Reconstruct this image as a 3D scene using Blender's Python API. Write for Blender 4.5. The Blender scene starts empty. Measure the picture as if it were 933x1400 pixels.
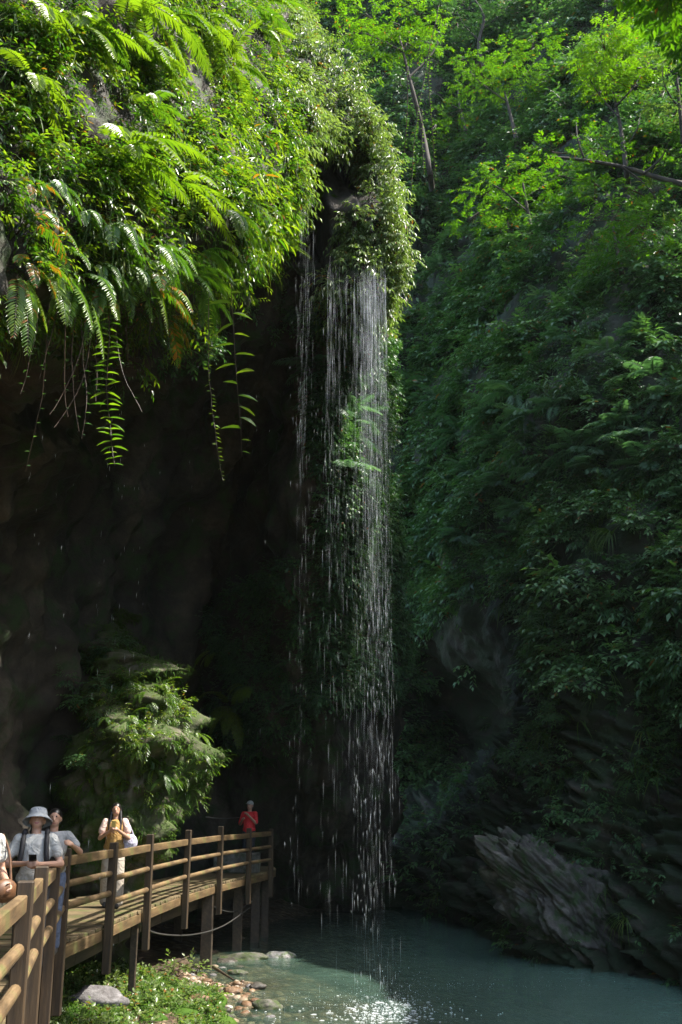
import bpy, bmesh, math, random
import numpy as np
from mathutils import Vector, Matrix, noise
from mathutils.bvhtree import BVHTree

R = math.radians
sc = bpy.context.scene
col = sc.collection
rng = np.random.default_rng(7)
random.seed(7)

# ---------------------------------------------------------------- camera
EYE = 1.6
PITCH = math.atan((1104 - 700) / 1400.0)
cam_d = bpy.data.cameras.new('camera')
cam = bpy.data.objects.new('camera', cam_d)
col.objects.link(cam)
cam.location = (0, 0, EYE)
cam.rotation_euler = (math.pi / 2 + PITCH, 0, 0)
cam_d.sensor_fit = 'VERTICAL'
cam_d.sensor_height = 24.0
cam_d.sensor_width = 16.0
cam_d.lens = 24.0
cam_d.clip_start = 0.05
cam_d.clip_end = 2000
sc.camera = cam
CP, SP = math.cos(PITCH), math.sin(PITCH)
FW = np.array([0, CP, SP]); UP = np.array([0, -SP, CP]); RT = np.array([1.0, 0, 0])
EYEP = np.array([0, 0, EYE])

def ray(px, py):
    d = FW + (px - 466.5) / 1400.0 * RT + (700 - py) / 1400.0 * UP
    return d
def P(px, py, Y):
    d = ray(px, py)
    return EYEP + d * (Y / d[1])
def Pz(px, py, z):
    d = ray(px, py)
    return EYEP + d * ((z - EYE) / d[2])
def proj(pts):
    v = np.asarray(pts) - EYEP
    dep = v @ FW
    dd = np.where(np.abs(dep) < 1e-3, 1e-3, dep)
    return 466.5 + 1400 * (v @ RT) / dd, 700 - 1400 * (v @ UP) / dd, dep

# ---------------------------------------------------------------- sun and sky
SUN_DIR = Vector((0.555, -0.02, 0.83)).normalized()      # towards the sun
world = bpy.data.worlds.new('World')
sc.world = world
world.use_nodes = True
wn = world.node_tree
sky = wn.nodes.new('ShaderNodeTexSky')
sky.sky_type = 'NISHITA'
sky.sun_disc = False
elev = math.asin(SUN_DIR.z)
sky.sun_elevation = elev
sky.sun_rotation = math.atan2(SUN_DIR.x, SUN_DIR.y)
sky.air_density = 1.0
sky.dust_density = 2.0
sky.ozone_density = 0.4
bg = wn.nodes['Background']
bg.inputs['Strength'].default_value = 0.15
wn.links.new(sky.outputs[0], bg.inputs['Color'])
sd = bpy.data.lights.new('sun', 'SUN')
sd.energy = 3.4
sd.angle = R(0.5)
sd.color = (1.0, 0.95, 0.86)
so = bpy.data.objects.new('sun', sd)
col.objects.link(so)
so.rotation_euler = SUN_DIR.to_track_quat('Z', 'Y').to_euler()
so.location = (10, 10, 40)

vs = sc.view_settings
vs.view_transform = 'Standard'
vs.look = 'None'
vs.exposure = 1.95
vs.gamma = 1.0
vs.use_curve_mapping = False
cy = sc.cycles
cy.max_bounces = 6
cy.diffuse_bounces = 4
cy.glossy_bounces = 2
cy.transmission_bounces = 4
cy.transparent_max_bounces = 8
cy.volume_bounces = 0
cy.caustics_reflective = False
cy.caustics_refractive = False
cy.sample_clamp_indirect = 4
cy.use_denoising = True
cy.use_adaptive_sampling = False
cy.denoising_prefilter = 'NONE'

# ---------------------------------------------------------------- object helpers
def tag(o, label=None, cat=None, group=None, kind=None):
    if label: o['label'] = label
    if cat: o['category'] = cat
    if group: o['group'] = group
    if kind: o['kind'] = kind
    return o
def empty(name, loc, rz=0.0):
    o = bpy.data.objects.new(name, None)
    col.objects.link(o)
    o.location = loc
    o.rotation_euler = (0, 0, rz)
    o.empty_display_size = 0.2
    return o
def link(name, me, mats, parent=None):
    o = bpy.data.objects.new(name, me)
    col.objects.link(o)
    for m in (mats if isinstance(mats, (list, tuple)) else [mats]):
        if m and m.name not in [x.name for x in me.materials if x]:
            me.materials.append(m)
    if parent is not None: o.parent = parent
    return o
def copy_tree(o, parent=None):
    c = o.copy()
    col.objects.link(c)
    if parent is not None: c.parent = parent
    for ch in list(o.children):
        d = copy_tree(ch, c)
    return c

def mesh_np(name, V, F, attrs=None, smooth=False):
    """V (n,3); F list of int arrays (m,k). attrs: {name: per-vertex float}"""
    me = bpy.data.meshes.new(name)
    V = np.asarray(V, dtype=np.float32)
    Fs = [np.asarray(f, dtype=np.int32) for f in (F if isinstance(F, list) else [F]) if len(f)]
    me.vertices.add(len(V))
    me.vertices.foreach_set('co', V.ravel())
    nl = sum(f.size for f in Fs); nf = sum(len(f) for f in Fs)
    me.loops.add(nl); me.polygons.add(nf)
    me.loops.foreach_set('vertex_index', np.concatenate([f.ravel() for f in Fs]))
    tot = np.concatenate([np.full(len(f), f.shape[1], np.int32) for f in Fs])
    st = np.concatenate([[0], np.cumsum(tot)[:-1]]).astype(np.int32)
    me.polygons.foreach_set('loop_start', st)
    me.polygons.foreach_set('loop_total', tot)
    if smooth: me.polygons.foreach_set('use_smooth', np.ones(nf, dtype=bool))
    me.update(calc_edges=True)
    for k, a in (attrs or {}).items():
        at = me.attributes.new(k, 'FLOAT', 'POINT')
        at.data.foreach_set('value', np.asarray(a, dtype=np.float32))
    return me

class Geo:
    """collects triangles with a per-vertex tint"""
    def __init__(s): s.V = []; s.F = []; s.T = []; s.n = 0
    def add(s, V, F, t=0.5):
        V = np.asarray(V, float); F = np.asarray(F, int)
        s.V.append(V); s.F.append(F + s.n)
        s.T.append(np.full(len(V), t) if np.isscalar(t) else np.asarray(t, float))
        s.n += len(V)
    def arr(s):
        return np.concatenate(s.V), np.concatenate(s.F), np.concatenate(s.T)
    def mesh(s, name, smooth=False):
        V, F, T = s.arr()
        return mesh_np(name, V, F, {'tint': T}, smooth)

def norm(v):
    v = np.asarray(v, float)
    return v / (np.linalg.norm(v) + 1e-9)
def frame_from(y, zhint):
    """rotation whose columns are x,y,z with y along y and z near zhint"""
    y = norm(y); z = np.asarray(zhint, float)
    x = np.cross(y, z)
    if np.linalg.norm(x) < 1e-4: x = np.cross(y, [1, 0.1, 0])
    x = norm(x); z = np.cross(x, y)
    return np.stack([x, y, z], 1)

# ---------------------------------------------------------------- materials
def new_mat(name):
    m = bpy.data.materials.new(name); m.use_nodes = True
    nt = m.node_tree
    return m, nt, nt.nodes['Principled BSDF'], nt.nodes['Material Output']
def N(nt, t, **kw):
    n = nt.nodes.new(t)
    for k, v in kw.items():
        if k.startswith('i_'):
            n.inputs[k[2:].replace('_', ' ')].default_value = v
        else: setattr(n, k, v)
    return n
def ramp(nt, stops, fac=None):
    r = nt.nodes.new('ShaderNodeValToRGB')
    e = r.color_ramp.elements
    while len(e) < len(stops): e.new(0.5)
    for i, (p, c) in enumerate(stops):
        e[i].position = p
        e[i].color = (*c, 1)
    if fac is not None: nt.links.new(fac, r.inputs[0])
    return r
def mixc(nt, fac, a, b, mode='MIX'):
    n = nt.nodes.new('ShaderNodeMix'); n.data_type = 'RGBA'; n.blend_type = mode
    for sock, v in ((0, fac), (6, a), (7, b)):
        if isinstance(v, (int, float)): n.inputs[sock].default_value = v
        elif isinstance(v, tuple): n.inputs[sock].default_value = (*v, 1)
        else: nt.links.new(v, n.inputs[sock])
    return n.outputs[2]

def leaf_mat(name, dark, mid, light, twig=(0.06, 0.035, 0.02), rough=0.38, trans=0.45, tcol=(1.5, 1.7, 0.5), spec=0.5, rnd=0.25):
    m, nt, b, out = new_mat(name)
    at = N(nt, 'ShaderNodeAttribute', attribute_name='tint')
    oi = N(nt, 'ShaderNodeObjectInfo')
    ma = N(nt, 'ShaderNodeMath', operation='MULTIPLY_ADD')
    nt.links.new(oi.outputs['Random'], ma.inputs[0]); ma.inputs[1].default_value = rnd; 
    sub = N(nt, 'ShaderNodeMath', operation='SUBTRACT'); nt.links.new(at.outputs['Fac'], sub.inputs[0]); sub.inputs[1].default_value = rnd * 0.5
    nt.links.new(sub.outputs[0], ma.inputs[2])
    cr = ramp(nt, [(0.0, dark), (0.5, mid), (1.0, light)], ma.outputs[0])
    lt = N(nt, 'ShaderNodeMath', operation='LESS_THAN'); nt.links.new(at.outputs['Fac'], lt.inputs[0]); lt.inputs[1].default_value = -0.4
    gt = N(nt, 'ShaderNodeMath', operation='GREATER_THAN'); nt.links.new(at.outputs['Fac'], gt.inputs[0]); gt.inputs[1].default_value = 1.4
    c1 = mixc(nt, lt.outputs[0], cr.outputs[0], twig)
    c1 = mixc(nt, gt.outputs[0], c1, (0.22, 0.10, 0.02))        # dead leaf
    nt.links.new(c1, b.inputs['Base Color'])
    b.inputs['Roughness'].default_value = rough
    b.inputs['Specular IOR Level'].default_value = spec
    tr = N(nt, 'ShaderNodeBsdfTranslucent')
    tc = mixc(nt, 1.0, c1, tcol, 'MULTIPLY'); nt.links.new(tc, tr.inputs['Color'])
    mx = N(nt, 'ShaderNodeMixShader'); mx.inputs[0].default_value = trans
    nt.links.new(b.outputs[0], mx.inputs[1]); nt.links.new(tr.outputs[0], mx.inputs[2])
    nt.links.new(mx.outputs[0], out.inputs['Surface'])
    return m

M = {}
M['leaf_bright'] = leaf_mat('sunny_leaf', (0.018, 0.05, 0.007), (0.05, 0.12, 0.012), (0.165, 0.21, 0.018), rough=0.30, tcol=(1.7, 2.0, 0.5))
M['leaf_pale'] = leaf_mat('pale_leaf', (0.035, 0.075, 0.02), (0.10, 0.165, 0.042), (0.17, 0.22, 0.075), rough=0.32, tcol=(1.4, 1.6, 0.6))
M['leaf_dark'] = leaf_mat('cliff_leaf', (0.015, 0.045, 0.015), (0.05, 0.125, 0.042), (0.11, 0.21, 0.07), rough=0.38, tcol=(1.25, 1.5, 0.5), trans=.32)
M['leaf_tree'] = leaf_mat('tree_leaf', (0.02, 0.065, 0.007), (0.045, 0.12, 0.01), (0.10, 0.19, 0.012), rough=0.4, tcol=(1.8, 2.0, 0.3), trans=0.5)
M['fern'] = leaf_mat('fern_leaf', (0.025, 0.07, 0.012), (0.06, 0.125, 0.016), (0.15, 0.21, 0.02), rough=0.28, tcol=(1.6, 1.9, 0.4))
M['fern_dark'] = leaf_mat('tree_fern_leaf', (0.03, 0.075, 0.04), (0.06, 0.125, 0.07), (0.10, 0.17, 0.10), rough=0.45, tcol=(1.2, 1.5, 0.6))
M['grass'] = leaf_mat('grass_blade', (0.03, 0.075, 0.012), (0.06, 0.12, 0.02), (0.12, 0.15, 0.04), rough=0.5, tcol=(1.4, 1.6, 0.4))
M['moss'] = leaf_mat('moss_tuft', (0.02, 0.06, 0.008), (0.05, 0.11, 0.012), (0.09, 0.15, 0.02), rough=0.8, trans=0.2, spec=0.15)

def rock_mat(name, c_dark, c_mid, c_lite, moss=0.4, scale=1.0, wet=0.6, bump=0.6, mosscol=(0.025, 0.05, 0.012)):
    m, nt, b, out = new_mat(name)
    tc = N(nt, 'ShaderNodeTexCoord')
    geo = N(nt, 'ShaderNodeNewGeometry')
    mp = N(nt, 'ShaderNodeMapping'); nt.links.new(geo.outputs['Position'], mp.inputs[0])
    mp.inputs['Scale'].default_value = (scale, scale, scale)
    n1 = N(nt, 'ShaderNodeTexNoise', i_Scale=0.55, i_Detail=10.0, i_Roughness=0.62); nt.links.new(mp.outputs[0], n1.inputs['Vector'])
    n2 = N(nt, 'ShaderNodeTexNoise', i_Scale=3.2, i_Detail=9.0, i_Roughness=0.65); nt.links.new(mp.outputs[0], n2.inputs['Vector'])
    mp2 = N(nt, 'ShaderNodeMapping'); nt.links.new(geo.outputs['Position'], mp2.inputs[0]); mp2.inputs['Scale'].default_value = (2.5 * scale, 2.5 * scale, 0.25 * scale)
    n3 = N(nt, 'ShaderNodeTexNoise', i_Scale=1.0, i_Detail=6.0, i_Roughness=0.6); nt.links.new(mp2.outputs[0], n3.inputs['Vector'])
    cr = ramp(nt, [(0.3, c_dark), (0.5, c_mid), (0.72, c_lite)], n1.outputs['Fac'])
    cr2 = ramp(nt, [(0.35, (0.45, 0.42, 0.4)), (0.6, (1.0, 1.0, 1.0))], n2.outputs['Fac'])
    c = mixc(nt, 0.8, cr.outputs[0], cr2.outputs[0], 'MULTIPLY')
    st = ramp(nt, [(0.35, (0.5, 0.5, 0.48)), (0.6, (1.0, 1.0, 1.0))], n3.outputs['Fac'])
    c = mixc(nt, 0.6, c, st.outputs[0], 'MULTIPLY')
    mn = N(nt, 'ShaderNodeTexNoise', i_Scale=1.3, i_Detail=8.0, i_Roughness=0.7); nt.links.new(mp.outputs[0], mn.inputs['Vector'])
    mr = ramp(nt, [(0.62 - moss * 0.4, (0, 0, 0)), (0.72 - moss * 0.3, (1, 1, 1))], mn.outputs['Fac'])
    c = mixc(nt, mr.outputs[0], c, mosscol)
    nt.links.new(c, b.inputs['Base Color'])
    rr = N(nt, 'ShaderNodeMapRange'); nt.links.new(n2.outputs['Fac'], rr.inputs[0]); rr.inputs[3].default_value = 1.0 - wet; rr.inputs[4].default_value = 1.0 - wet * 0.5
    nt.links.new(rr.outputs[0], b.inputs['Roughness'])
    b.inputs['Specular IOR Level'].default_value = 0.4
    add = N(nt, 'ShaderNodeMath', operation='MULTIPLY_ADD'); nt.links.new(n2.outputs['Fac'], add.inputs[0]); add.inputs[1].default_value = 0.6; nt.links.new(n1.outputs['Fac'], add.inputs[2])
    bp = N(nt, 'ShaderNodeBump'); bp.inputs['Strength'].default_value = bump; bp.inputs['Distance'].default_value = 0.25 / scale
    nt.links.new(add.outputs[0], bp.inputs['Height']); nt.links.new(bp.outputs[0], b.inputs['Normal'])
    return m
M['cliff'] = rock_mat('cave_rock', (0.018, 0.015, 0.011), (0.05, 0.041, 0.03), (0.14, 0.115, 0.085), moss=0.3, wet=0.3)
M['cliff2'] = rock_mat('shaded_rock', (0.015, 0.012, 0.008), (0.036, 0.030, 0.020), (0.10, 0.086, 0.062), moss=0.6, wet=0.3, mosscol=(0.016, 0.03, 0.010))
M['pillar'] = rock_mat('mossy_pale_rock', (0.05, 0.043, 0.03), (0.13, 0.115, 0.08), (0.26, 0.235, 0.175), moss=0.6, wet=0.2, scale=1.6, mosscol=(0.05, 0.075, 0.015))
# ---------------------------------------------------------------- terrain surfaces
def catmull(pts, n):
    """pts (k,...) -> n samples, uniform Catmull-Rom"""
    pts = np.asarray(pts, float); k = len(pts)
    u = np.linspace(0, k - 1, n); i = np.minimum(u.astype(int), k - 2); t = (u - i)
    sh = (n,) + (1,) * (pts.ndim - 1); t = t.reshape(sh)
    p0 = pts[np.maximum(i - 1, 0)]; p1 = pts[i]; p2 = pts[i + 1]; p3 = pts[np.minimum(i + 2, k - 1)]
    return 0.5 * ((2 * p1) + (-p0 + p2) * t + (2 * p0 - 5 * p1 + 4 * p2 - p3) * t ** 2 + (-p0 + 3 * p1 - 3 * p2 + p3) * t ** 3), u

_GR = np.random.default_rng(99).normal(size=(256, 3)); _GR /= np.linalg.norm(_GR, axis=1, keepdims=True)
def pnoise(p):
    """gradient noise, vectorised"""
    i = np.floor(p).astype(np.int64); f = p - i; u = f * f * f * (f * (f * 6 - 15) + 10); r = 0
    for dx in (0, 1):
        for dy in (0, 1):
            for dz in (0, 1):
                h = ((i[:, 0] + dx) * 73856093 ^ (i[:, 1] + dy) * 19349663 ^ (i[:, 2] + dz) * 83492791)
                h = ((h ^ (h >> 13)) * 1274126177 >> 7) & 255
                d = f - np.array([dx, dy, dz])
                w = (u[:, 0] if dx else 1 - u[:, 0]) * (u[:, 1] if dy else 1 - u[:, 1]) * (u[:, 2] if dz else 1 - u[:, 2])
                r = r + w * np.einsum('ij,ij->i', _GR[h], d)
    return r * 1.5
def fnoise(pts, scale, octs=4, seed=0.0, rough=0.55):
    q = np.asarray(pts) * scale + np.array([seed, -seed * 1.7, seed * .3]) + 100; s = 0; a = 1.0
    for _ in range(octs):
        s = s + a * pnoise(q); q = q * 2.03 + 7.1; a *= rough
    return s

def grid_normals(G):
    du = np.gradient(G, axis=0); dv = np.gradient(G, axis=1)
    n = np.cross(du, dv)
    return n / (np.linalg.norm(n, axis=2, keepdims=True) + 1e-9)

def grid_faces(a, b):
    i = np.arange(a - 1)[:, None] * b + np.arange(b - 1)[None, :]
    i = i.ravel()
    return np.stack([i, i + b, i + b + 1, i + 1], 1)

WATER = -1.7
# ---- overhanging cliff: stations of (foot, wall, ceiling, underside, lip, faceA, faceB, top, behind)
def A3(*v): return np.array(v, float)
def stn(foot, wall, ceil, lip, fa, fb, top, back):
    lip = np.asarray(lip); ceil = np.asarray(ceil)
    und = lip * 0.72 + ceil * 0.28 + A3(0, 0, -0.15)
    return np.array([A3(*foot), A3(*wall), ceil, und, lip, fa, fb, top, back])
ST = [
    stn((-9.5, -8, -2.6), (-10, -8, 2.5), A3(-8.5, -7, 6.0), A3(-5.5, -5, 6.0), A3(-5.2, -5, 8), A3(-5.6, -5, 10), A3(-6.5, -5, 13), A3(-12, -4, 17)),
    stn((-8.5, 3, -2.6), (-8.8, 3, 2.8), A3(-7.4, 4, 6.3), P(-250, 400, 7), P(-250, 240, 6.9), P(-260, 60, 7.4), P(-260, -120, 8.5), P(-260, -120, 8.5) + A3(-5, 1.5, 4)),
    stn((-7.3, 9, -2.6), (-7.6, 9.5, 2.9), A3(-6.4, 10, 6.8), P(0, 385, 8.8), P(-10, 240, 8.6), P(-20, 80, 9.2), P(-20, -100, 10.5), P(-20, -100, 10.5) + A3(-5, 2, 4)),
    stn((-6.5, 13, -2.6), (-6.8, 14, 3.0), A3(-5.6, 14.5, 7.6), P(140, 390, 10.3), P(128, 245, 9.9), P(105, 100, 10.5), P(90, -80, 12), P(90, -80, 12) + A3(-5, 2.5, 4)),
    stn((-5.9, 17, -2.6), (-6.6, 19, 3.2), A3(-5.6, 19.5, 9.0), P(258, 348, 12.2), P(248, 230, 12), P(230, 110, 12.6), P(215, -60, 14), P(215, -60, 14) + A3(-5, 3, 4)),
    stn((-5.4, 22.5, -2.6), (-5.8, 25, 4.0), A3(-4.6, 24, 10.5), P(355, 285, 15), P(338, 200, 14.8), P(315, 100, 15.4), P(300, -20, 17), P(300, -20, 17) + A3(-4, 4, 4)),
    stn((-4.4, 33, -2.6), (-4.4, 31.5, 4.8), A3(-2.6, 27, 11.2), P(418, 235, 17.8), P(415, 170, 17.8), P(395, 100, 18.5), P(365, 5, 19.5), P(340, -170, 23)),
    stn((-2.2, 38.5, -2.6), (-1.0, 27.5, 5.0), A3(-0.7, 21.8, 10.9), P(468, 372, 18.6), P(470, 265, 18.7), P(448, 160, 19.2), P(405, 45, 20.5), P(350, -150, 25)),
    stn((0.3, 38, -2.6), (-.25, 27, 5.0), A3(-.25, 22, 10.9), P(514, 380, 19.4), P(508, 265, 19.9), P(486, 165, 20.6), P(418, 50, 22), P(370, -130, 27)),
    stn((1.1, 38.5, -2.6), (0.5, 30.5, 5.0), A3(0.35, 26, 11.0), P(505, 375, 22), P(498, 262, 22.5), P(476, 165, 23), P(414, 52, 25), P(365, -120, 30)),
    stn((1.9, 41, -2.6), (1.5, 36, 5.0), A3(1.5, 32, 11.0), P(480, 350, 30), P(470, 262, 31), P(450, 165, 32), P(390, 55, 33), P(330, -110, 36)),
]
NU, NV = 420, 320
g, _ = catmull(np.array(ST), NU)                 # along stations
G, vv = catmull(np.swapaxes(g, 0, 1), NV)        # along profile -> (NV, NU, 3)
LG = np.swapaxes(G, 0, 1).copy()                 # (NU, NV, 3)
nrm = grid_normals(LG)
# orient towards the gorge
ctr = A3(1.5, 14, 4)
sgn = np.sign(np.einsum('ijk,ijk->ij', nrm, ctr - LG)).sum()
if sgn < 0: nrm = -nrm
fl = LG.reshape(-1, 3); fn = nrm.reshape(-1, 3)
big = fnoise(fl, 0.22, 3, 3.1); med = fnoise(fl, 0.9, 4, 8.7)
rid = 1 - 2 * np.abs(fnoise(fl * A3(1, 1, 0.55), 0.42, 3, 12.3))
vpar = np.tile(np.linspace(0, 8, NV), NU)
amp = np.where(vpar < 3, 1.0, 0.35)
rid2 = .4 - np.abs(fnoise(fl * A3(1, 1, .6), 1.1, 3, 22.0))
disp = amp * (0.7 * big + 0.42 * rid + .35 * rid2) + 0.25 * med
fl = fl + fn * disp[:, None]
# hollows worn into the rock of the lip
qx, qy, qd = proj(fl)
for cx_, cy_, rx_, ry_, dp_ in ((468, 240, 36, 36, 2.2), (452, 325, 34, 55, 1.3), (418, 290, 24, 75, 2.2)):
    w_ = np.exp(-(((qx - cx_) / rx_) ** 2 + ((qy - cy_) / ry_) ** 2) ** 2) * (vpar > 2.6) * (qd > 10) * (qd < 24)
    fl = fl + (w_ * dp_)[:, None] * norm(ray(cx_, cy_))[None]
L_V, L_F, L_N, L_vp = fl, grid_faces(NU, NV), fn, vpar
me = mesh_np('cliff', L_V, L_F, smooth=True)
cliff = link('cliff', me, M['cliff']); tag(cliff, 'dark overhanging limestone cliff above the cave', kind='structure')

# ---- facing cliff across the pool
foot_px = [(545, 1234), (600, 1253), (690, 1283), (770, 1312), (850, 1324), (933, 1336)]
FT = [A3(-14, 54, 0), A3(-4.5, 47, 0), A3(-1.5, 43, 0), A3(1.0, 40, 0)] + [Pz(x, y, WATER) * A3(1, 1, 0) for x, y in foot_px] + [A3(8.6, 15.5, 0), A3(10.5, 10, 0), A3(13, 2, 0), A3(15, -8, 0)]
ZP = [-3.5, -0.5, 2.0, 4.5, 8, 12, 16, 20, 26, 34, 46, 62]
OF = [-0.4, 0.1, 0.9, 1.5, 2.4, 3.8, 5.6, 8.0, 12.5, 19, 29, 42]
SCL = [0.25, 0.30, 0.34, 0.40, 0.46, 0.55, 0.72, 0.9, 1.0, 1.05, 1.1, 1.1, 1.0, 0.9]
REC = [0, 0, 0, 1.5, 5.2, 6.2, 2.4, 0, 0, 0, 0, 0, 0, 0, 0, 0, 0]     # hollow in the lower wall
DIRS = [A3(0.2, 0.98, 0)] + [A3(0.35, 0.94, 0)] * 3 + [A3(0.42, 0.9, 0), A3(0.48, 0.88, 0), A3(0.52, 0.85, 0), A3(0.6, 0.8, 0), A3(0.66, 0.75, 0), A3(0.75, 0.66, 0), A3(0.85, 0.5, 0), A3(0.93, 0.36, 0), A3(1, 0.1, 0), A3(1, -0.3, 0)]
RS = []
for f, s, rc, d in zip(FT, SCL, REC, DIRS):
    cpts = []
    for z, o in zip(ZP, OF):
        r = rc * math.exp(-((z - 4.4) / 2.5) ** 2)
        cpts.append(f + d * (o * s + r) + A3(0, 0, z))
    RS.append(cpts)
NU2, NV2 = 560, 460
g, _ = catmull(np.array(RS), NU2)
G, _ = catmull(np.swapaxes(g, 0, 1), NV2)
RG = np.swapaxes(G, 0, 1).copy()
nrm = grid_normals(RG)
sgn = np.sign(np.einsum('ijk,ijk->ij', nrm, A3(0, 16, 12) - RG)).sum()
if sgn < 0: nrm = -nrm
fl = RG.reshape(-1, 3); fn = nrm.reshape(-1, 3)
big = fnoise(fl, 0.16, 3, 33.1); med = fnoise(fl, 0.7, 4, 18.7)
# tilted beds near the water: ledges dipping down towards the viewer's side
bn = norm([0.52, -0.10, 0.85]); acr = fl @ bn; inp = fl - acr[:, None] * bn
warp = .45 * fnoise(fl, .4, 2, 5.0)
beds = fnoise(inp * .30 + (acr + warp)[:, None] * bn * 2.1, 1.0, 4, 15.0, .6)
fine = fnoise(inp * .7 + (acr + warp)[:, None] * bn * 6.5, 1.0, 3, 25.0, .6)
led = np.clip((7.0 - fl[:, 2]) / 4.5, 0.10, 1)
disp = 1.0 * big + 0.3 * med + led * (.85 * (.4 - np.abs(beds)) + .30 * fine)
fl = fl + fn * disp[:, None]
R_V, R_F, R_N = fl, grid_faces(NU2, NV2), fn
me = mesh_np('cliff', R_V, R_F, smooth=False)
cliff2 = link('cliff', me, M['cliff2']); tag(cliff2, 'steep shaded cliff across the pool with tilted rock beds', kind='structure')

# ---- ground sheet: gorge floor, pool bed and bank
gx = np.linspace(-16, 24, 201); gy = np.linspace(-26, 52, 300)
GX, GY = np.meshgrid(gx, gy, indexing='ij')
def bank_x(y):
    """x of the shoreline at distance y"""
    ys = [-26, 4, 10, 14.2, 15.5, 17, 18.5, 20, 21.5, 23, 26, 30, 34, 40]
    xs = [12, 7, 2.5, -0.9, -1.75, -1.65, -1.9, -2.15, -2.35, -3.2, -3.6, -3.3, -1.8, 1]
    return np.interp(y, ys, xs)
sdist = GX - bank_x(GY)
gz = np.where(sdist < 0, WATER + 0.02 + 0.5 * (1 - np.exp(sdist * 0.55)) , WATER - 0.03 - 1.5 * (1 - np.exp(-np.maximum(sdist, 0) ** 1.6 * 0.035)))
gz = gz + np.where(GY < 11, np.clip((11 - GY) / 8, 0, 1) * 1.0, 0)
gfl = np.stack([GX, GY, gz], 2).reshape(-1, 3)
bump = 0.13 * fnoise(gfl * A3(1, 1, 0), 1.1, 4, 4.4)
gfl[:, 2] += bump * np.clip(0.4 + np.abs(sdist.ravel()), 0.3, 1.0)
G_V, G_F = gfl, grid_faces(201, 300)
m, nt, b, out = new_mat('stony_earth')
geo = N(nt, 'ShaderNodeNewGeometry')
vo = N(nt, 'ShaderNodeTexVoronoi', i_Scale=5.5); nt.links.new(geo.outputs['Position'], vo.inputs['Vector'])
nz = N(nt, 'ShaderNodeTexNoise', i_Scale=2.0, i_Detail=8.0); nt.links.new(geo.outputs['Position'], nz.inputs['Vector'])
c = mixc(nt, nz.outputs['Fac'], vo.outputs['Color'], (0.5, 0.4, 0.3))
cr = ramp(nt, [(0.0, (0.05, 0.035, 0.02)), (0.45, (0.13, 0.085, 0.045)), (0.8, (0.24, 0.18, 0.11))])
sep = N(nt, 'ShaderNodeSeparateColor'); nt.links.new(c, sep.inputs[0]); nt.links.new(sep.outputs[0], cr.inputs[0])
ed = ramp(nt, [(0.0, (1, 1, 1)), (0.32, (0.9, 0.9, 0.9)), (0.5, (0.25, 0.22, 0.2))], vo.outputs['Distance'])
nt.links.new(mixc(nt, 0.8, cr.outputs[0], ed.outputs[0], 'MULTIPLY'), b.inputs['Base Color'])
b.inputs['Roughness'].default_value = 0.6
bp = N(nt, 'ShaderNodeBump'); bp.inputs['Distance'].default_value = 0.06; bp.invert = True
nt.links.new(vo.outputs['Distance'], bp.inputs['Height']); nt.links.new(bp.outputs[0], b.inputs['Normal'])
M['earth'] = m
ground = link('ground', mesh_np('ground', G_V, G_F, smooth=True), M['earth']); tag(ground, 'stony gorge floor and pool bed', kind='structure')
def ground_z(x, y):
    i = min(max((x + 16) / 40 * 200, 0), 199.99); j = min(max((y + 26) / 78 * 299, 0), 298.99)
    a, b_ = int(i), int(j); fi, fj = i - a, j - b_
    Z = G_V[:, 2].reshape(201, 300)
    return (Z[a, b_] * (1 - fi) * (1 - fj) + Z[a + 1, b_] * fi * (1 - fj) + Z[a, b_ + 1] * (1 - fi) * fj + Z[a + 1, b_ + 1] * fi * fj)

# ---- water of the pool
wx = np.linspace(-12, 24, 181); wy = np.linspace(-4, 48, 261)
WX, WY = np.meshgrid(wx, wy, indexing='ij')
wv = np.stack([WX, WY, np.full_like(WX, WATER)], 2).reshape(-1, 3)
depth = np.array([WATER - ground_z(x, y) for x, y in wv[:, :2]])
m, nt, b, out = new_mat('pool_water')
at = N(nt, 'ShaderNodeAttribute', attribute_name='depth')
fac = N(nt, 'ShaderNodeMapRange'); nt.links.new(at.outputs['Fac'], fac.inputs[0])
fac.inputs[1].default_value = 0.0; fac.inputs[2].default_value = 1.0; fac.inputs[3].default_value = 0.12; fac.inputs[4].default_value = 0.97
geo = N(nt, 'ShaderNodeNewGeometry')
b.inputs['Base Color'].default_value = (0.11, 0.195, 0.148, 1)
b.inputs['Roughness'].default_value = 0.09
b.inputs['IOR'].default_value = 1.33
tr = N(nt, 'ShaderNodeBsdfTransparent'); tr.inputs[0].default_value = (0.75, 0.82, 0.72, 1)
gl = N(nt, 'ShaderNodeBsdfGlossy'); gl.inputs['Roughness'].default_value = 0.06
fr = N(nt, 'ShaderNodeFresnel'); fr.inputs[0].default_value = 1.33
mA = N(nt, 'ShaderNodeMixShader'); nt.links.new(fr.outputs[0], mA.inputs[0]); nt.links.new(tr.outputs[0], mA.inputs[1]); nt.links.new(gl.outputs[0], mA.inputs[2])
mB = N(nt, 'ShaderNodeMixShader'); nt.links.new(fac.outputs[0], mB.inputs[0]); nt.links.new(mA.outputs[0], mB.inputs[1]); nt.links.new(b.outputs[0], mB.inputs[2])
nt.links.new(mB.outputs[0], out.inputs['Surface'])
n1 = N(nt, 'ShaderNodeTexNoise', i_Scale=2.2, i_Detail=3.0); nt.links.new(geo.outputs['Position'], n1.inputs['Vector'])
n2 = N(nt, 'ShaderNodeTexNoise', i_Scale=9.0, i_Detail=2.0); nt.links.new(geo.outputs['Position'], n2.inputs['Vector'])
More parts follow.
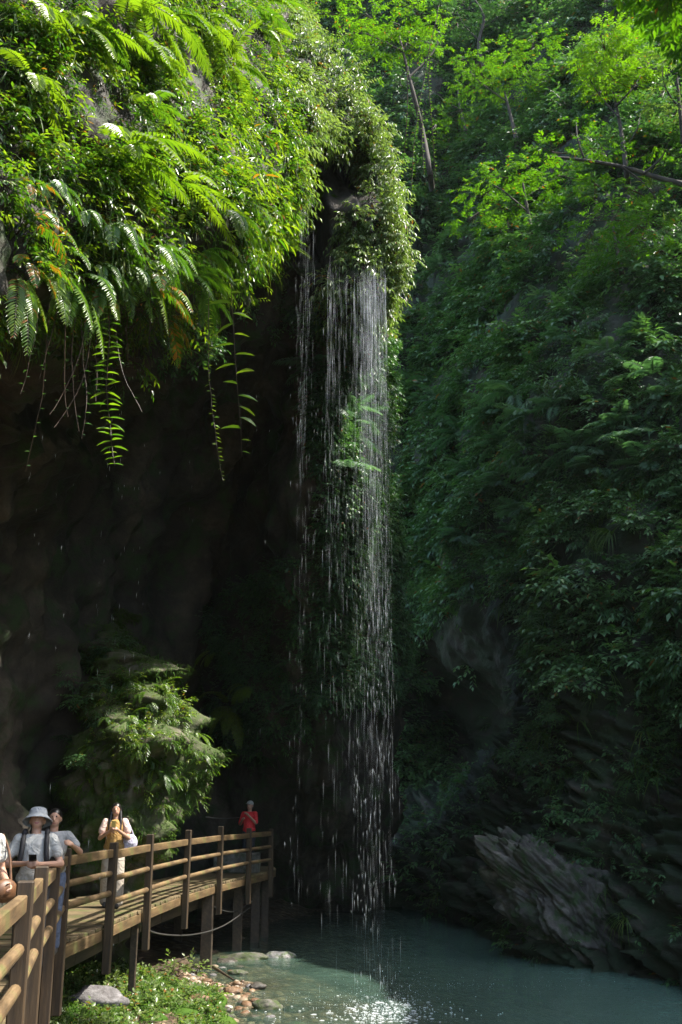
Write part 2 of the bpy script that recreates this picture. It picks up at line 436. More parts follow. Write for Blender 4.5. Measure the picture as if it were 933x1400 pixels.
ad = N(nt, 'ShaderNodeMath', operation='MULTIPLY_ADD'); nt.links.new(n2.outputs['Fac'], ad.inputs[0]); ad.inputs[1].default_value = 0.3; nt.links.new(n1.outputs['Fac'], ad.inputs[2])
bp = N(nt, 'ShaderNodeBump'); bp.inputs['Distance'].default_value = 0.05; bp.inputs['Strength'].default_value = 0.6
nt.links.new(ad.outputs[0], bp.inputs['Height'])
for nd in (b, gl, fr): nt.links.new(bp.outputs[0], nd.inputs['Normal'])
M['water'] = m
water = link('water', mesh_np('water', wv, grid_faces(181, 261), {'depth': depth}, smooth=True), M['water'])
tag(water, 'still teal green pool water', kind='structure')

bvhL = BVHTree.FromPolygons([tuple(v) for v in L_V], [tuple(int(i) for i in f) for f in L_F])
bvhR = BVHTree.FromPolygons([tuple(v) for v in R_V], [tuple(int(i) for i in f) for f in R_F])
def hit(px, py, which='LR'):
    o = Vector(EYEP); d = Vector(ray(px, py)).normalized(); best = None
    for k, bv in (('L', bvhL), ('R', bvhR)):
        if k in which:
            h = bv.ray_cast(o, d)
            if h[0] is not None and (best is None or h[3] < best[2]): best = (np.array(h[0]), np.array(h[1]), h[3])
    return best
# ---------------------------------------------------------------- plant parts as numpy templates
# leaf: base at origin, along +Y, upper side +Z, length 1, half-width 0.5
LEAF_S = (np.array([[0, 0, 0], [-.5, .45, .10], [0, 1, -.06], [.5, .45, .10]]), np.array([[0, 2, 1], [0, 3, 2]]))
_lv = []
for t, w in ((0.0, 0.03), (0.22, .40), (0.5, .5), (0.78, .3), (1.0, 0.0)):
    dz = -.16 * t * t
    _lv += [[-w, t, dz + .22 * w], [0, t, dz], [w, t, dz + .22 * w]]
_lf = []
for k in range(4):
    a = 3 * k
    for q in (0, 1):
        _lf += [[a + q, a + q + 1, a + q + 4], [a + q, a + q + 4, a + q + 3]]
LEAF_L = (np.array(_lv), np.array(_lf))
def leafxf(T, ll, lw, Rm, p):
    return (T[0] * np.array([lw, ll, ll])) @ Rm.T + p

def tube(geo, pts, r0, r1, t=-1.0, sides=3):
    pts = np.asarray(pts, float); n = len(pts); V = []; F = []
    for i, p in enumerate(pts):
        d = norm(pts[min(i + 1, n - 1)] - pts[max(i - 1, 0)])
        a = norm(np.cross(d, [0.13, 0.9, 0.41] if abs(d[2]) > 0.7 else [0, 0, 1])); b = np.cross(d, a)
        r = r0 + (r1 - r0) * i / max(n - 1, 1)
        for k in range(sides):
            w = 2 * math.pi * k / sides
            V.append(p + r * (math.cos(w) * a + math.sin(w) * b))
    for i in range(n - 1):
        for k in range(sides):
            a, b2 = i * sides + k, i * sides + (k + 1) % sides
            F += [[a, b2, b2 + sides], [a, b2 + sides, a + sides]]
    geo.add(V, F, t)

def curve(p, d, L, droop, n=8, rg=rng, wob=0.06):
    """polyline of length L from p along d bending down"""
    pts = [np.array(p, float)]; d = norm(d); s = L / n
    for i in range(n):
        d = norm(d + np.array([0, 0, -droop / n]) + rg.normal(0, wob, 3))
        pts.append(pts[-1] + d * s)
    return np.array(pts)

def sprig(geo, rg, p, d, L, nl, ll, lw, droop=0.5, T=LEAF_S, hang=0.35, t0=0.5, ts=0.18, stem=0.004, tipy=0.25, whorl=False):
    pts = curve(p, d, L, droop, 6, rg)
    if stem: tube(geo, pts, stem, stem * 0.5, -1.0, 3)
    for i in range(nl):
        u = 0.15 + 0.85 * (i + 0.5) / nl if not whorl else 0.75 + 0.25 * (i + .5) / nl
        x = u * (len(pts) - 1); k = min(int(x), len(pts) - 2); f = x - k
        q = pts[k] * (1 - f) + pts[k + 1] * f
        td = norm(pts[k + 1] - pts[k])
        side = norm(np.cross(td, [0, 0, 1]) + 1e-3) * (1 if i % 2 else -1)
        ang = rg.uniform(-0.9, 0.9)
        ld = norm(td * rg.uniform(.3, .9) + side * rg.uniform(.5, 1.0) + np.array([0, 0, -hang + rg.normal(0, .2)]))
        if i == nl - 1: ld = norm(td + np.array([0, 0, -hang * .6]))
        zh = np.array([0.0, 0.25, 1.0]) + rg.normal(0, .28, 3)
        s = rg.uniform(.7, 1.15) * (1 - .25 * abs(u - .5))
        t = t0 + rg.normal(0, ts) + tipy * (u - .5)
        if rg.random() < 0.012: t = 1.6
        else: t = min(max(t, 0), 1)
        geo.add(leafxf(T, ll * s, lw * s, frame_from(ld, zh), q), T[1], t)

def shrub_geo(seed, R_=0.6, n=28, ll=.09, lw=.035, nl=9, droop=.7, up=.3, T=LEAF_S, hang=.35, t0=.5, L=.45, flat=1.0, stem=.004, spread=1.2):
    rg = np.random.default_rng(seed); g = Geo()
    for i in range(n):
        a = rg.normal(0, .75) * spread; e = rg.normal(up, .5)
        d = np.array([math.sin(a) * math.cos(e), math.cos(a) * math.cos(e), math.sin(e) * flat])
        b = d * R_ * rg.uniform(.1, .75) * np.array([1, .8, 1]) + np.array([0, -.05, 0])
        if rg.random() < .5: tube(g, curve(np.array([0, -.1, 0]), b - np.array([0, -.1, 0]), np.linalg.norm(b) + .1, .0, 4, rg, .03), stem * 1.8, stem, -1.0, 3)
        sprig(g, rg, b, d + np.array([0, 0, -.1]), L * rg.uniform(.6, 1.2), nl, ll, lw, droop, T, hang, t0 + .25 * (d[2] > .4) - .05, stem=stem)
    return g

def frond(g, rg, p, d, L, n=22, pl=.14, pw=.02, droop=1.3, T=LEAF_S, t0=.55, ang=65, stem=.004, dropp=.25, ts=.08, dead=0.0):
    pts = curve(p, d, L, droop, 12, rg, .02)
    tube(g, pts, stem, stem * .35, -1.0 if dead else 0.35, 3)
    ax = norm(np.cross(norm(pts[-1] - pts[0]), [0, 0, 1]) + 1e-4)
    tb = t0 + rg.normal(0, .1)
    for i in range(n):
        u = .13 + .87 * i / n
        x = u * 12; k = min(int(x), 11); f = x - k
        q = pts[k] * (1 - f) + pts[k + 1] * f; td = norm(pts[k + 1] - pts[k])
        s = (math.sin(math.pi * min(1, (u * .86 + .10))) ** .75) * pl
        sd = norm(np.cross(td, np.cross(ax, td) * 0 + np.array([0, 0, 1.0])) + 1e-3)
        if abs(td[2]) > .93: sd = ax
        zz = np.cross(sd, td)
        if zz[2] < 0 and abs(td[2]) < .9: zz = -zz
        for sg in (1, -1):
            a = R(ang - 25 * u + rg.normal(0, 4))
            ld = td * math.cos(a) + sd * sg * math.sin(a) - np.array([0, 0, dropp * rg.uniform(.6, 1.4)])
            t = min(max(tb + rg.normal(0, ts) + .15 * (u - .5), 0), 1)
            if dead and rg.random() < dead: t = 1.6
            ss = s * rg.uniform(.9, 1.08)
            g.add(leafxf(T, ss, max(pw * ss / pl * 1.15, pw * .5), frame_from(ld, zz + rg.normal(0, .12, 3)), q), T[1], t)
    return pts

def lacy_frond(g, rg, p, d, L, n=17, pl=.3, droop=1.1, t0=.6, stem=.006):
    """twice-divided frond"""
    pts = curve(p, d, L, droop, 12, rg, .02); tube(g, pts, stem, stem * .4, .2, 3)
    ax = norm(np.cross(norm(pts[-1] - pts[0]), [0, 0, 1]) + 1e-4); tb = t0 + rg.normal(0, .1)
    for i in range(n):
        u = .18 + .8 * i / n; x = u * 12; k = min(int(x), 11); f = x - k
        q = pts[k] * (1 - f) + pts[k + 1] * f; td = norm(pts[k + 1] - pts[k]); s = (math.sin(math.pi * min(1, u * .85 + .12)) ** .8) * pl
        sd = norm(np.cross(td, [0, 0, 1]) + 1e-3)
        if abs(td[2]) > .93: sd = ax
        up_ = np.cross(sd, td); up_ = up_ if up_[2] > 0 else -up_
        for sg in (1, -1):
            a = R(68 - 22 * u); ld = norm(td * math.cos(a) + sd * sg * math.sin(a) - np.array([0, 0, rg.uniform(.05, .3)]))
            m_ = max(int(s / .028), 3); pd = norm(np.cross(ld, up_))
            for j in range(m_):
                v = (j + .5) / m_; w = .058 * (1 - v) ** .6 * (s / pl) + .012; c = q + ld * s * v
                for s2 in (1, -1):
                    g.add(leafxf(LEAF_S, w, .022, frame_from(pd * s2 + ld * .6 + rg.normal(0, .1, 3), up_ + rg.normal(0, .15, 3)), c), LEAF_S[1], float(np.clip(tb + rg.normal(0, .07), 0, 1)))
def lacy_geo(seed, nf=8, L=1.3, pl=.32, up=.4, spread=1.1, t0=.6, droop=1.0):
    rg = np.random.default_rng(seed); g = Geo()
    for i in range(nf):
        a = (i / (nf - 1) - .5) * 2.5 * spread + rg.normal(0, .15); e = rg.normal(up, .25)
        d = np.array([math.sin(a) * math.cos(e), math.cos(a) * math.cos(e), math.sin(e)]); lacy_frond(g, rg, d * .03, d, L * rg.uniform(.7, 1.15), 17, pl, droop, t0)
    return g

def fern_geo(seed, nf=7, L=.8, n=20, pl=.13, pw=.02, droop=1.4, T=LEAF_S, up=.6, t0=.55, spread=1.1, stem=.004, **k):
    rg = np.random.default_rng(seed); g = Geo()
    for i in range(nf):
        a = (i / max(nf - 1, 1) - .5) * 2 * spread * 1.25 + rg.normal(0, .15); e = rg.normal(up, .3)
        d = np.array([math.sin(a) * math.cos(e), math.cos(a) * math.cos(e), math.sin(e)])
        frond(g, rg, d * .03, d, L * rg.uniform(.65, 1.15), n, pl, pw, droop, T, t0, stem=stem, **k)
    return g

def grass_geo(seed, n=40, L=.6, w=.012, droop=2.0, up=.7, t0=.5, spread=.9):
    rg = np.random.default_rng(seed); g = Geo()
    for i in range(n):
        a = rg.normal(0, spread); e = rg.normal(up, .35)
        d = np.array([math.sin(a) * math.cos(e), math.cos(a) * math.cos(e), math.sin(e)])
        pts = curve(rg.normal(0, .04, 3), d, L * rg.uniform(.5, 1.2), droop, 5, rg, .05)
        sd = norm(np.cross(d, [0, 0, 1])); V = []; F = []
        for k, q in enumerate(pts):
            ww = w * (1 - (k / 5) ** 2) + .001
            V += [q - sd * ww, q + sd * ww]
        for k in range(5):
            F += [[2 * k, 2 * k + 1, 2 * k + 3], [2 * k, 2 * k + 3, 2 * k + 2]]
        g.add(V, F, float(np.clip(t0 + rg.normal(0, .2), 0, 1)))
    return g

def vine_geo(seed, L=2.2, nl=14, ll=.17, lw=.06, T=LEAF_L, t0=.75, start=.0, stem=.005, wob=.05, pair=False):
    rg = np.random.default_rng(seed); g = Geo()
    pts = curve((0, 0, 0), np.array([rg.normal(0, .08), rg.normal(0, .08), -1]), L, 0.15, 16, rg, wob)
    tube(g, pts, stem, stem * .5, -1.0, 4)
    for i in range(nl):
        u = start + (1 - start) * (i + .6) / nl
        x = u * 16; k = min(int(x), 15); f = x - k; q = pts[k] * (1 - f) + pts[k + 1] * f
        for sg in ((1, -1) if pair else ((1,) if i % 2 else (-1,) if rg.random() < .35 else (1,))):
            a = rg.normal(0, .5)
            ld = np.array([sg * math.cos(a), math.sin(a) - .2, rg.normal(-.15, .25)])
            s = rg.uniform(.7, 1.15) * (1 if u < .9 else .6)
            g.add(leafxf(T, ll * s, lw * s, frame_from(ld, np.array([0, -.35, 1]) + rg.normal(0, .2, 3)), q), T[1], float(np.clip(t0 + rg.normal(0, .15), 0, 1)))
    return g

# ---------------------------------------------------------------- bulk scattering (uncountable foliage)
def yaw_frames(outw, rg, tilt=.25, up=None):
    """rotation matrices with +Y along the horizontal outward direction, jittered"""
    n = len(outw); o = outw.copy(); o[:, 2] = 0
    ln = np.linalg.norm(o, axis=1, keepdims=True)
    o = np.where(ln > .05, o / (ln + 1e-9), np.array([[.3, -1, 0]]))
    ja = rg.normal(0, .5, n); c, s = np.cos(ja), np.sin(ja)
    o = np.stack([o[:, 0] * c - o[:, 1] * s, o[:, 0] * s + o[:, 1] * c, rg.normal(0, tilt, n)], 1)
    o /= np.linalg.norm(o, axis=1, keepdims=True)
    z = np.tile([0, 0, 1.0], (n, 1)) + rg.normal(0, tilt * .6, (n, 3))
    x = np.cross(o, z); x /= np.linalg.norm(x, axis=1, keepdims=True); z = np.cross(x, o)
    return np.stack([x, o, z], 2)

def bulk(name, temps, pts, Rm, scale, mat, rg, tj=.12, parent=None):
    which = rg.integers(0, len(temps), len(pts)); VV = []; FF = []; TT = []; off = 0
    for k, (V, F, T) in enumerate(temps):
        ii = np.where(which == k)[0]
        if not len(ii): continue
        X = np.einsum('nij,vj->nvi', Rm[ii] * scale[ii, None, None], V) + pts[ii, None, :]
        t = T[None, :] + np.where(T[None, :] < 0, 0, rg.normal(0, tj, len(ii))[:, None])
        t = np.where((T[None, :] >= 0) & (T[None, :] <= 1), np.clip(t, 0, 1), np.broadcast_to(T[None, :], t.shape))
        VV.append(X.reshape(-1, 3)); TT.append(t.ravel())
        FF.append((F[None] + (np.arange(len(ii)) * len(V))[:, None, None]).reshape(-1, F.shape[1]) + off)
        off += X.shape[0] * X.shape[1]
    me = mesh_np(name, np.concatenate(VV), np.concatenate(FF), {'tint': np.concatenate(TT)})
    return link(name, me, mat, parent)

def sample_surface(V, F, n, rg, extra=None):
    a, b, c, d = V[F[:, 0]], V[F[:, 1]], V[F[:, 2]], V[F[:, 3]]
    cr = np.cross(c - a, d - b); ar = .5 * np.linalg.norm(cr, axis=1)
    idx = rg.choice(len(F), n, p=ar / ar.sum())
    u, v = rg.random(n)[:, None], rg.random(n)[:, None]
    p = (a[idx] * (1 - u) + b[idx] * u) * (1 - v) + (d[idx] * (1 - u) + c[idx] * u) * v
    nn = cr[idx] / (np.linalg.norm(cr[idx], axis=1, keepdims=True) + 1e-9)
    return p, nn, idx

def in_poly(px, py, poly):
    c = np.zeros(len(px), bool); n = len(poly)
    for i in range(n):
        x1, y1 = poly[i]; x2, y2 = poly[(i + 1) % n]
        cond = ((y1 > py) != (y2 > py)) & (px < (x2 - x1) * (py - y1) / (y2 - y1 + 1e-9) + x1)
        c ^= cond
    return c
def face_camera(p, nn):
    v = EYEP - p
    s = np.sign(np.einsum('ij,ij->i', v, nn))[:, None]
    return nn * np.where(s == 0, 1, s)
# ---------------------------------------------------------------- undergrowth nobody could count
def temps(fn, cnt, **k):
    return [fn(s, **k).arr() for s in range(cnt)]
def visible_margin(px, py, dep, m=140):
    return (dep > 2) & (px > -m) & (px < 933 + m) & (py > -m * 1.6) & (py < 1400 + m)

# --- facing cliff
rg = np.random.default_rng(11)
tw = temps(shrub_geo, 8, R_=.35, n=7, ll=.16, lw=.075, nl=7, L=.45, t0=.48)
tg = temps(grass_geo, 4, n=26, L=.75, w=.011, t0=.35)
p, nn, ix = sample_surface(R_V, R_F, 90000, rg)
px, py, dep = proj(p); nn = face_camera(p, nn)
ok = visible_margin(px, py, dep)
hollow = in_poly(px, py, [(600, 870), (640, 835), (690, 830), (725, 880), (735, 980), (690, 1050), (620, 1060), (595, 960)])
low = p[:, 2] < 2.2
mid = (p[:, 2] >= 2.2) & (p[:, 2] < 6)
dens = np.where(hollow, .02, np.where(low, .13, np.where(mid, .5, 1.0)))
patch = fnoise(p, .35, 3, 91.0)
dens = dens * np.clip(.85 + 1.5 * patch, .25, 1.8)
far = np.clip(dep / 30, .6, 2.2)
dens = dens / np.maximum(far, .8) * .48
k = ok & (rg.random(len(p)) < dens)
p, nn, far = p[k], nn[k], far[k]
gsel = rg.random(len(p)) < .16
p0 = p + nn * .05
bulk('undergrowth', tw, p0[~gsel], yaw_frames(nn[~gsel], rg), rg.uniform(.6, 1.35, (~gsel).sum()) * np.maximum(far[~gsel], .85), M['leaf_dark'], rg)
tag(bpy.data.objects['undergrowth'], 'dense leafy undergrowth cloaking the shaded cliff across the pool', kind='stuff')
o = bulk('hanging_grass', tg, p0[gsel], yaw_frames(nn[gsel], rg), rg.uniform(.6, 1.4, gsel.sum()), M['grass'], rg)
tag(o, 'drooping grass on the ledges of the shaded cliff', kind='stuff')
kk = np.where(p0[:, 2] > 3.0)[0]; kk = rg.choice(kk, min(900, len(kk)), replace=False)
tbig = temps(shrub_geo, 6, R_=.7, n=26, ll=.20, lw=.085, nl=8, L=.6, flat=.45, up=.5, hang=.15, t0=.6, droop=.6)
o = bulk('undergrowth', tbig, p0[kk], yaw_frames(nn[kk], rg, .15), rg.uniform(.55, 1.2, len(kk)) * np.clip(far[kk], .8, 1.5), M['leaf_dark'], rg, .15); tag(o, 'layered leafy bushes massed over the shaded cliff across the pool', kind='stuff')
print('right bulk', len(p))

# --- overhanging cliff: lit brow
rg = np.random.default_rng(12)
tl = temps(shrub_geo, 10, R_=.22, n=5, ll=.10, lw=.036, nl=8, L=.34, t0=.5, hang=.5, droop=1.0)
tlp = temps(shrub_geo, 8, R_=.24, n=6, ll=.12, lw=.034, nl=8, L=.34, t0=.55, hang=.75, droop=1.2)
tgs = temps(grass_geo, 4, n=16, L=.55, w=.007, droop=2.6, up=.1, t0=.45)
p, nn, ix = sample_surface(L_V, L_F, 130000, rg)
vp = L_vp[L_F[ix, 0]]
px, py, dep = proj(p); nn = face_camera(p, nn)
ok = visible_margin(px, py, dep, 90)
recess = in_poly(px, py, [(432, 205), (478, 200), (505, 235), (500, 285), (470, 300), (455, 345), (505, 392), (415, 392), (405, 240)])
patch = fnoise(p, .8, 3, 51.0)
brow = (vp > 3.25) & (vp < 7.6)
dens = np.where(brow, np.clip(.5 + 1.7 * patch, .02, 1.2), 0)
dens = np.where((vp > 2.7) & (vp <= 3.25), .12, dens)
dens = np.where(recess | in_poly(px, py, [(398, 215), (435, 200), (435, 420), (395, 420)]) & (dep > 14) & (vp > 2.6), .0, dens)
colm = (vp < 2.9) & in_poly(px, py, [(425, 360), (495, 370), (600, 380), (600, 780), (540, 960), (420, 960), (440, 700), (425, 560)])
dens = np.where(colm, np.clip(.9 + 1.0 * patch, .2, 1.3), dens)
cave = (vp < 2.7) & in_poly(px, py, [(290, 820), (430, 760), (430, 1000), (330, 1040), (280, 960)])
dens = np.where(cave, np.clip(.4 + 1.0 * patch, .05, .9), dens)
# the same plants per square metre look thinner far off: fewer, larger
farf = np.clip(dep / 13, .75, 2.4)
k = ok & (rg.random(len(p)) < dens * 0.75)
p, nn, px, vp, dep, farf = p[k], nn[k], px[k], vp[k], dep[k], farf[k]
nose = (px > 395) & (vp > 2.9)
inner = vp < 2.9
rest = ~nose & ~inner
gs = rest & (rg.random(len(p)) < .12)
rest &= ~gs
q = p + nn * .04
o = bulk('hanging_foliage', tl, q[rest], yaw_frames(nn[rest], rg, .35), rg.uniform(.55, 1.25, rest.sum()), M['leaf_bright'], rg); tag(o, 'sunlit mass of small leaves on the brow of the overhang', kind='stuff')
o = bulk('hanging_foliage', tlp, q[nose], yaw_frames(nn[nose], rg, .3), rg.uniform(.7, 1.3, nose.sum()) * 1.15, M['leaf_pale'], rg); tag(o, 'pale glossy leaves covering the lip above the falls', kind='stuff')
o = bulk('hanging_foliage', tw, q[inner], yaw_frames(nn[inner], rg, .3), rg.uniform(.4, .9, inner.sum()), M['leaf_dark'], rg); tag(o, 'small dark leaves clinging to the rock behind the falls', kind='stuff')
o = bulk('hanging_grass', tgs, q[gs], yaw_frames(nn[gs], rg, .3), rg.uniform(.6, 1.3, gs.sum()), M['grass'], rg); tag(o, 'fine grass and rootlets hanging from the sunlit brow', kind='stuff')
print('left bulk', rest.sum(), nose.sum(), inner.sum(), gs.sum())
# ---------------------------------------------------------------- timber walkway
def wood_mat(name, c0, c1, c2, along=(1, 1, 14), moss=0.0, rough=.7):
    m, nt, b, out = new_mat(name)
    tc = N(nt, 'ShaderNodeTexCoord')
    mp = N(nt, 'ShaderNodeMapping'); nt.links.new(tc.outputs['Object'], mp.inputs[0]); mp.inputs['Scale'].default_value = along
    n1 = N(nt, 'ShaderNodeTexNoise', i_Scale=1.6, i_Detail=8.0, i_Roughness=.65); nt.links.new(mp.outputs[0], n1.inputs['Vector'])
    n2 = N(nt, 'ShaderNodeTexNoise', i_Scale=1.1, i_Detail=5.0); nt.links.new(tc.outputs['Object'], n2.inputs['Vector'])
    cr = ramp(nt, [(.28, c0), (.5, c1), (.75, c2)], n1.outputs['Fac'])
    r2 = ramp(nt, [(.3, (.32, .32, .34)), (.62, (1.0, 1.0, 1.0))], n2.outputs['Fac'])
    c = mixc(nt, .75, cr.outputs[0], r2.outputs[0], 'MULTIPLY')
    if moss:
        n3 = N(nt, 'ShaderNodeTexNoise', i_Scale=2.4, i_Detail=6.0); nt.links.new(tc.outputs['Object'], n3.inputs['Vector'])
        r3 = ramp(nt, [(.62 - moss * .25, (0, 0, 0)), (.75 - moss * .1, (1, 1, 1))], n3.outputs['Fac'])
        c = mixc(nt, r3.outputs[0], c, (.085, .10, .025))
    nt.links.new(c, b.inputs['Base Color']); b.inputs['Roughness'].default_value = rough
    bp = N(nt, 'ShaderNodeBump'); bp.inputs['Distance'].default_value = .01; bp.inputs['Strength'].default_value = .6
    nt.links.new(n1.outputs['Fac'], bp.inputs['Height']); nt.links.new(bp.outputs[0], b.inputs['Normal'])
    return m
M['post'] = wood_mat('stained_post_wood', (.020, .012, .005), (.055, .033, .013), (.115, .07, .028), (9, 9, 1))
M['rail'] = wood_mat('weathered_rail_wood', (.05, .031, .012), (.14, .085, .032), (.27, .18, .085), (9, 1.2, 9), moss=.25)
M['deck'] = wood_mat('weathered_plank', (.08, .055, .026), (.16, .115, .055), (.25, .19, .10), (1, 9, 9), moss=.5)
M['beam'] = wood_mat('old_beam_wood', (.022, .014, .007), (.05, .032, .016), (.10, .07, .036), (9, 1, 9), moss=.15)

def box(bm, c, s, rot=None, bev=.006):
    """axis box with bevelled edges, centre c, full size s"""
    r = bmesh.ops.create_cube(bm, size=1.0)
    vs_ = r['verts']
    mt = Matrix.Translation(c) @ (rot.to_4x4() if rot else Matrix.Identity(4)) @ Matrix.Diagonal((*s, 1))
    bmesh.ops.transform(bm, matrix=mt, verts=vs_)
    if bev:
        es = list({e for v in vs_ for e in v.link_edges})
        bmesh.ops.bevel(bm, geom=es, offset=bev, segments=1, affect='EDGES')
def bm_mesh(bm, name, smooth=False):
    me = bpy.data.meshes.new(name); bm.to_mesh(me); bm.free()
    if smooth: me.polygons.foreach_set('use_smooth', np.ones(len(me.polygons), dtype=bool))
    return me
def beam_between(name, p, q, w, h, mat, parent, round_=False, base=None):
    """a timber from p to q, as an object whose own Y axis runs along it"""
    p, q = Vector(p), Vector(q); d = q - p; L = d.length
    bm = bmesh.new()
    if round_:
        bmesh.ops.create_cone(bm, cap_ends=True, segments=12, radius1=w / 2, radius2=w / 2 * .94, depth=L)
        bmesh.ops.rotate(bm, cent=(0, 0, 0), matrix=Matrix.Rotation(-math.pi / 2, 3, 'X'), verts=bm.verts)
    else:
        box(bm, (0, 0, 0), (w, L, h), bev=.008)
    o = link(name, bm_mesh(bm, name, False), mat, parent)
    y = d.normalized(); x = y.cross(Vector((0, 0, 1))).normalized(); z = x.cross(y)
    mt = Matrix((x, y, z)).transposed().to_4x4(); mt.translation = (p + q) / 2
    if base is not None: mt = Matrix.Translation(-base) @ mt
    o.matrix_local = mt
    return o

posts = [(-2.5, 3.7, 1.12, -1.32), (0, 5.5, 1.12, -1.80)]
PX = [(40, 7.4, 1.12), (60, 9.2, 1.12), (78, 11.0, 1.12), (93, 13.2, 1.12), (156, 15.4, 1.12), (206, 17.9, 1.17), (257, 20.9, 1.18), (302, 23.7, 1.2), (341, 26.1, 1.12), (371, 28.1, 1.06)]
PP = [(Vector((x, y, 0)), h) for _, y, h, x in posts]
for x, y, h in PX:
    PP.append((Vector((P(x, 1130, y)[0], y, 0)), h))
# walkway centre line: fence line shifted towards the rock
tang = []
for i in range(len(PP)):
    a, b = PP[max(i - 1, 0)][0], PP[min(i + 1, len(PP) - 1)][0]
    tang.append((b - a).normalized())
railing = empty('wooden_railing', (-3.3, 14, 0)); tag(railing, 'brown timber railing of square posts and round rails along the boardwalk', 'railing')
rb = Vector((-3.3, 14, 0))
for i, (p, h) in enumerate(PP):
    bm = bmesh.new()
    low = -.62 if i >= 6 else (-.75 if i >= 3 else -.5)
    box(bm, (0, 0, (h + low) / 2), ((.112), .11, h - low), bev=.010)
    o = link('post', bm_mesh(bm, 'post'), M['post'], railing)
    o.location = p - rb + Vector((.012, 0, 0)); o.rotation_euler = (R(random.uniform(-.6, .6)), R(random.uniform(-.6, .6)), math.atan2(tang[i].y, tang[i].x) - math.pi / 2)
for i in range(len(PP) - 1):
    (p, h), (q, h2) = PP[i], PP[i + 1]
    d = (q - p).normalized()
    lv = (.97, .70, .44) if i < 6 else (.95, .62, .31)
    e0, e1 = p + d * .066, q - d * .066
    beam_between('top_rail', e0 + Vector((0, 0, lv[0])), e1 + Vector((0, 0, lv[0] + random.uniform(-.01, .01))), .07, .115, M['rail'], railing, base=rb)
    for z in lv[1:]:
        beam_between('rail', e0 + Vector((0, 0, z)), e1 + Vector((0, 0, z + random.uniform(-.015, .015))), .088, .088, M['rail'], railing, True, base=rb)

walk = empty('boardwalk', (-4.2, 14, 0)); tag(walk, 'raised plank boardwalk on timber piles curving round the rock above the water', 'boardwalk')
wb = Vector((-4.2, 14, 0))
line = [p.copy() for p, _ in PP] + [Vector((-1.70, 29.4, 0)), Vector((-1.9, 30.8, 0))]
lp, _ = catmull(np.array([tuple(v) for v in line]), 400)
seg = np.r_[0, np.cumsum(np.linalg.norm(np.diff(lp, axis=0), axis=1))]
rg = np.random.default_rng(5)
bm = bmesh.new()
s = .1
while s < seg[-1] - .1:
    p = np.array([np.interp(s, seg, lp[:, k]) for k in range(3)]); p2 = np.array([np.interp(s + .05, seg, lp[:, k]) for k in range(3)])
    d = norm(p2 - p); nl_ = np.array([-d[1], d[0], 0])
    ph = float(np.interp(s, seg, np.linspace(0, 1, 400)))
    wd = 1.95 if p[1] < 18 else 1.75
    c = p + nl_ * (wd / 2 + .07 + rg.normal(0, .008)) + np.array([0, 0, -.022 + rg.normal(0, .003)])
    ang = math.atan2(nl_[1], nl_[0])
    box(bm, c, (wd, .135, .045), Matrix.Rotation(ang, 3, 'Z') @ Matrix.Rotation(rg.normal(0, .004), 3, 'Y'), bev=.004)
    s += .148
o = link('deck', bm_mesh(bm, 'deck'), M['deck'], walk)
o.matrix_local = Matrix.Translation(-wb)
for side, off in ((1, .105), (-1, 1.72)):
    for i in range(len(line) - 1):
        p, q = line[i], line[i + 1]; d = (q - p).normalized(); nl_ = Vector((-d.y, d.x, 0))
        a, b = p + nl_ * off + d * .003, q + nl_ * off - d * .003
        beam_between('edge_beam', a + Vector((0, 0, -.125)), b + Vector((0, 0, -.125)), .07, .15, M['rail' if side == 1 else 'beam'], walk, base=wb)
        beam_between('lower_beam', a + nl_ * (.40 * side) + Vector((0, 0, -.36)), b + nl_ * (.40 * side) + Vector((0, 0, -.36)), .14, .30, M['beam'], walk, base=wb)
for x, y, w, topz in [(187, 18.0, .11, -.16), (285, 23.7, .24, -.16), (326, 26.6, .22, -.16), (350, 28.1, .22, -.16), (363, 29.2, .2, -.16)]:
    X = P(x, 1220, y)[0]
    bm = bmesh.new(); bz = -2.9
    box(bm, (0, 0, (topz + bz) / 2), (w, w * .9, topz - bz), bev=.012)
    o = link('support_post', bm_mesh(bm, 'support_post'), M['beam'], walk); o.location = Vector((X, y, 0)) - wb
for x0, y0 in [(-5.1, 9), (-5.2, 13.5), (-5.0, 18), (-4.6, 22.5), (-4, 27)]:
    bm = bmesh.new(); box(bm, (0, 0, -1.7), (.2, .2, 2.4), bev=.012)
    o = link('support_post', bm_mesh(bm, 'support_post'), M['beam'], walk); o.location = Vector((x0, y0, 0)) - wb

# cables slung below the walkway
m, nt, b, out = new_mat('grey_cable'); b.inputs['Base Color'].default_value = (.045, .042, .038, 1); b.inputs['Roughness'].default_value = .5; M['cable'] = m
def cable(pts, r, label):
    bm_g = Geo(); pts = np.array(pts)
    q, _ = catmull(pts, 40); base = q[0].copy()
    tube(bm_g, q - base, r, r, 0, 6)
    o = link('hanging_cable', bm_g.mesh('hanging_cable', True), M['cable']); o.location = base
    tag(o, label, 'cable', None)
cable([P(190, 1262, 18.2), P(215, 1276, 19.2), P(262, 1278, 21.8), P(305, 1266, 24.4), P(343, 1240, 27.2)], .014, 'long grey cable sagging beneath the boardwalk beam')
cable([P(283, 1232, 23.8), P(300, 1243, 24.8), P(322, 1246, 26.4), P(345, 1232, 27.6)], .012, 'short loop of cable between two boardwalk piles')
cable([P(282, 1117, 23.5), P(305, 1119, 26.0), P(334, 1117, 30.0)], .014, 'thin rope handrail stretched behind the deck to the red-clad visitor')

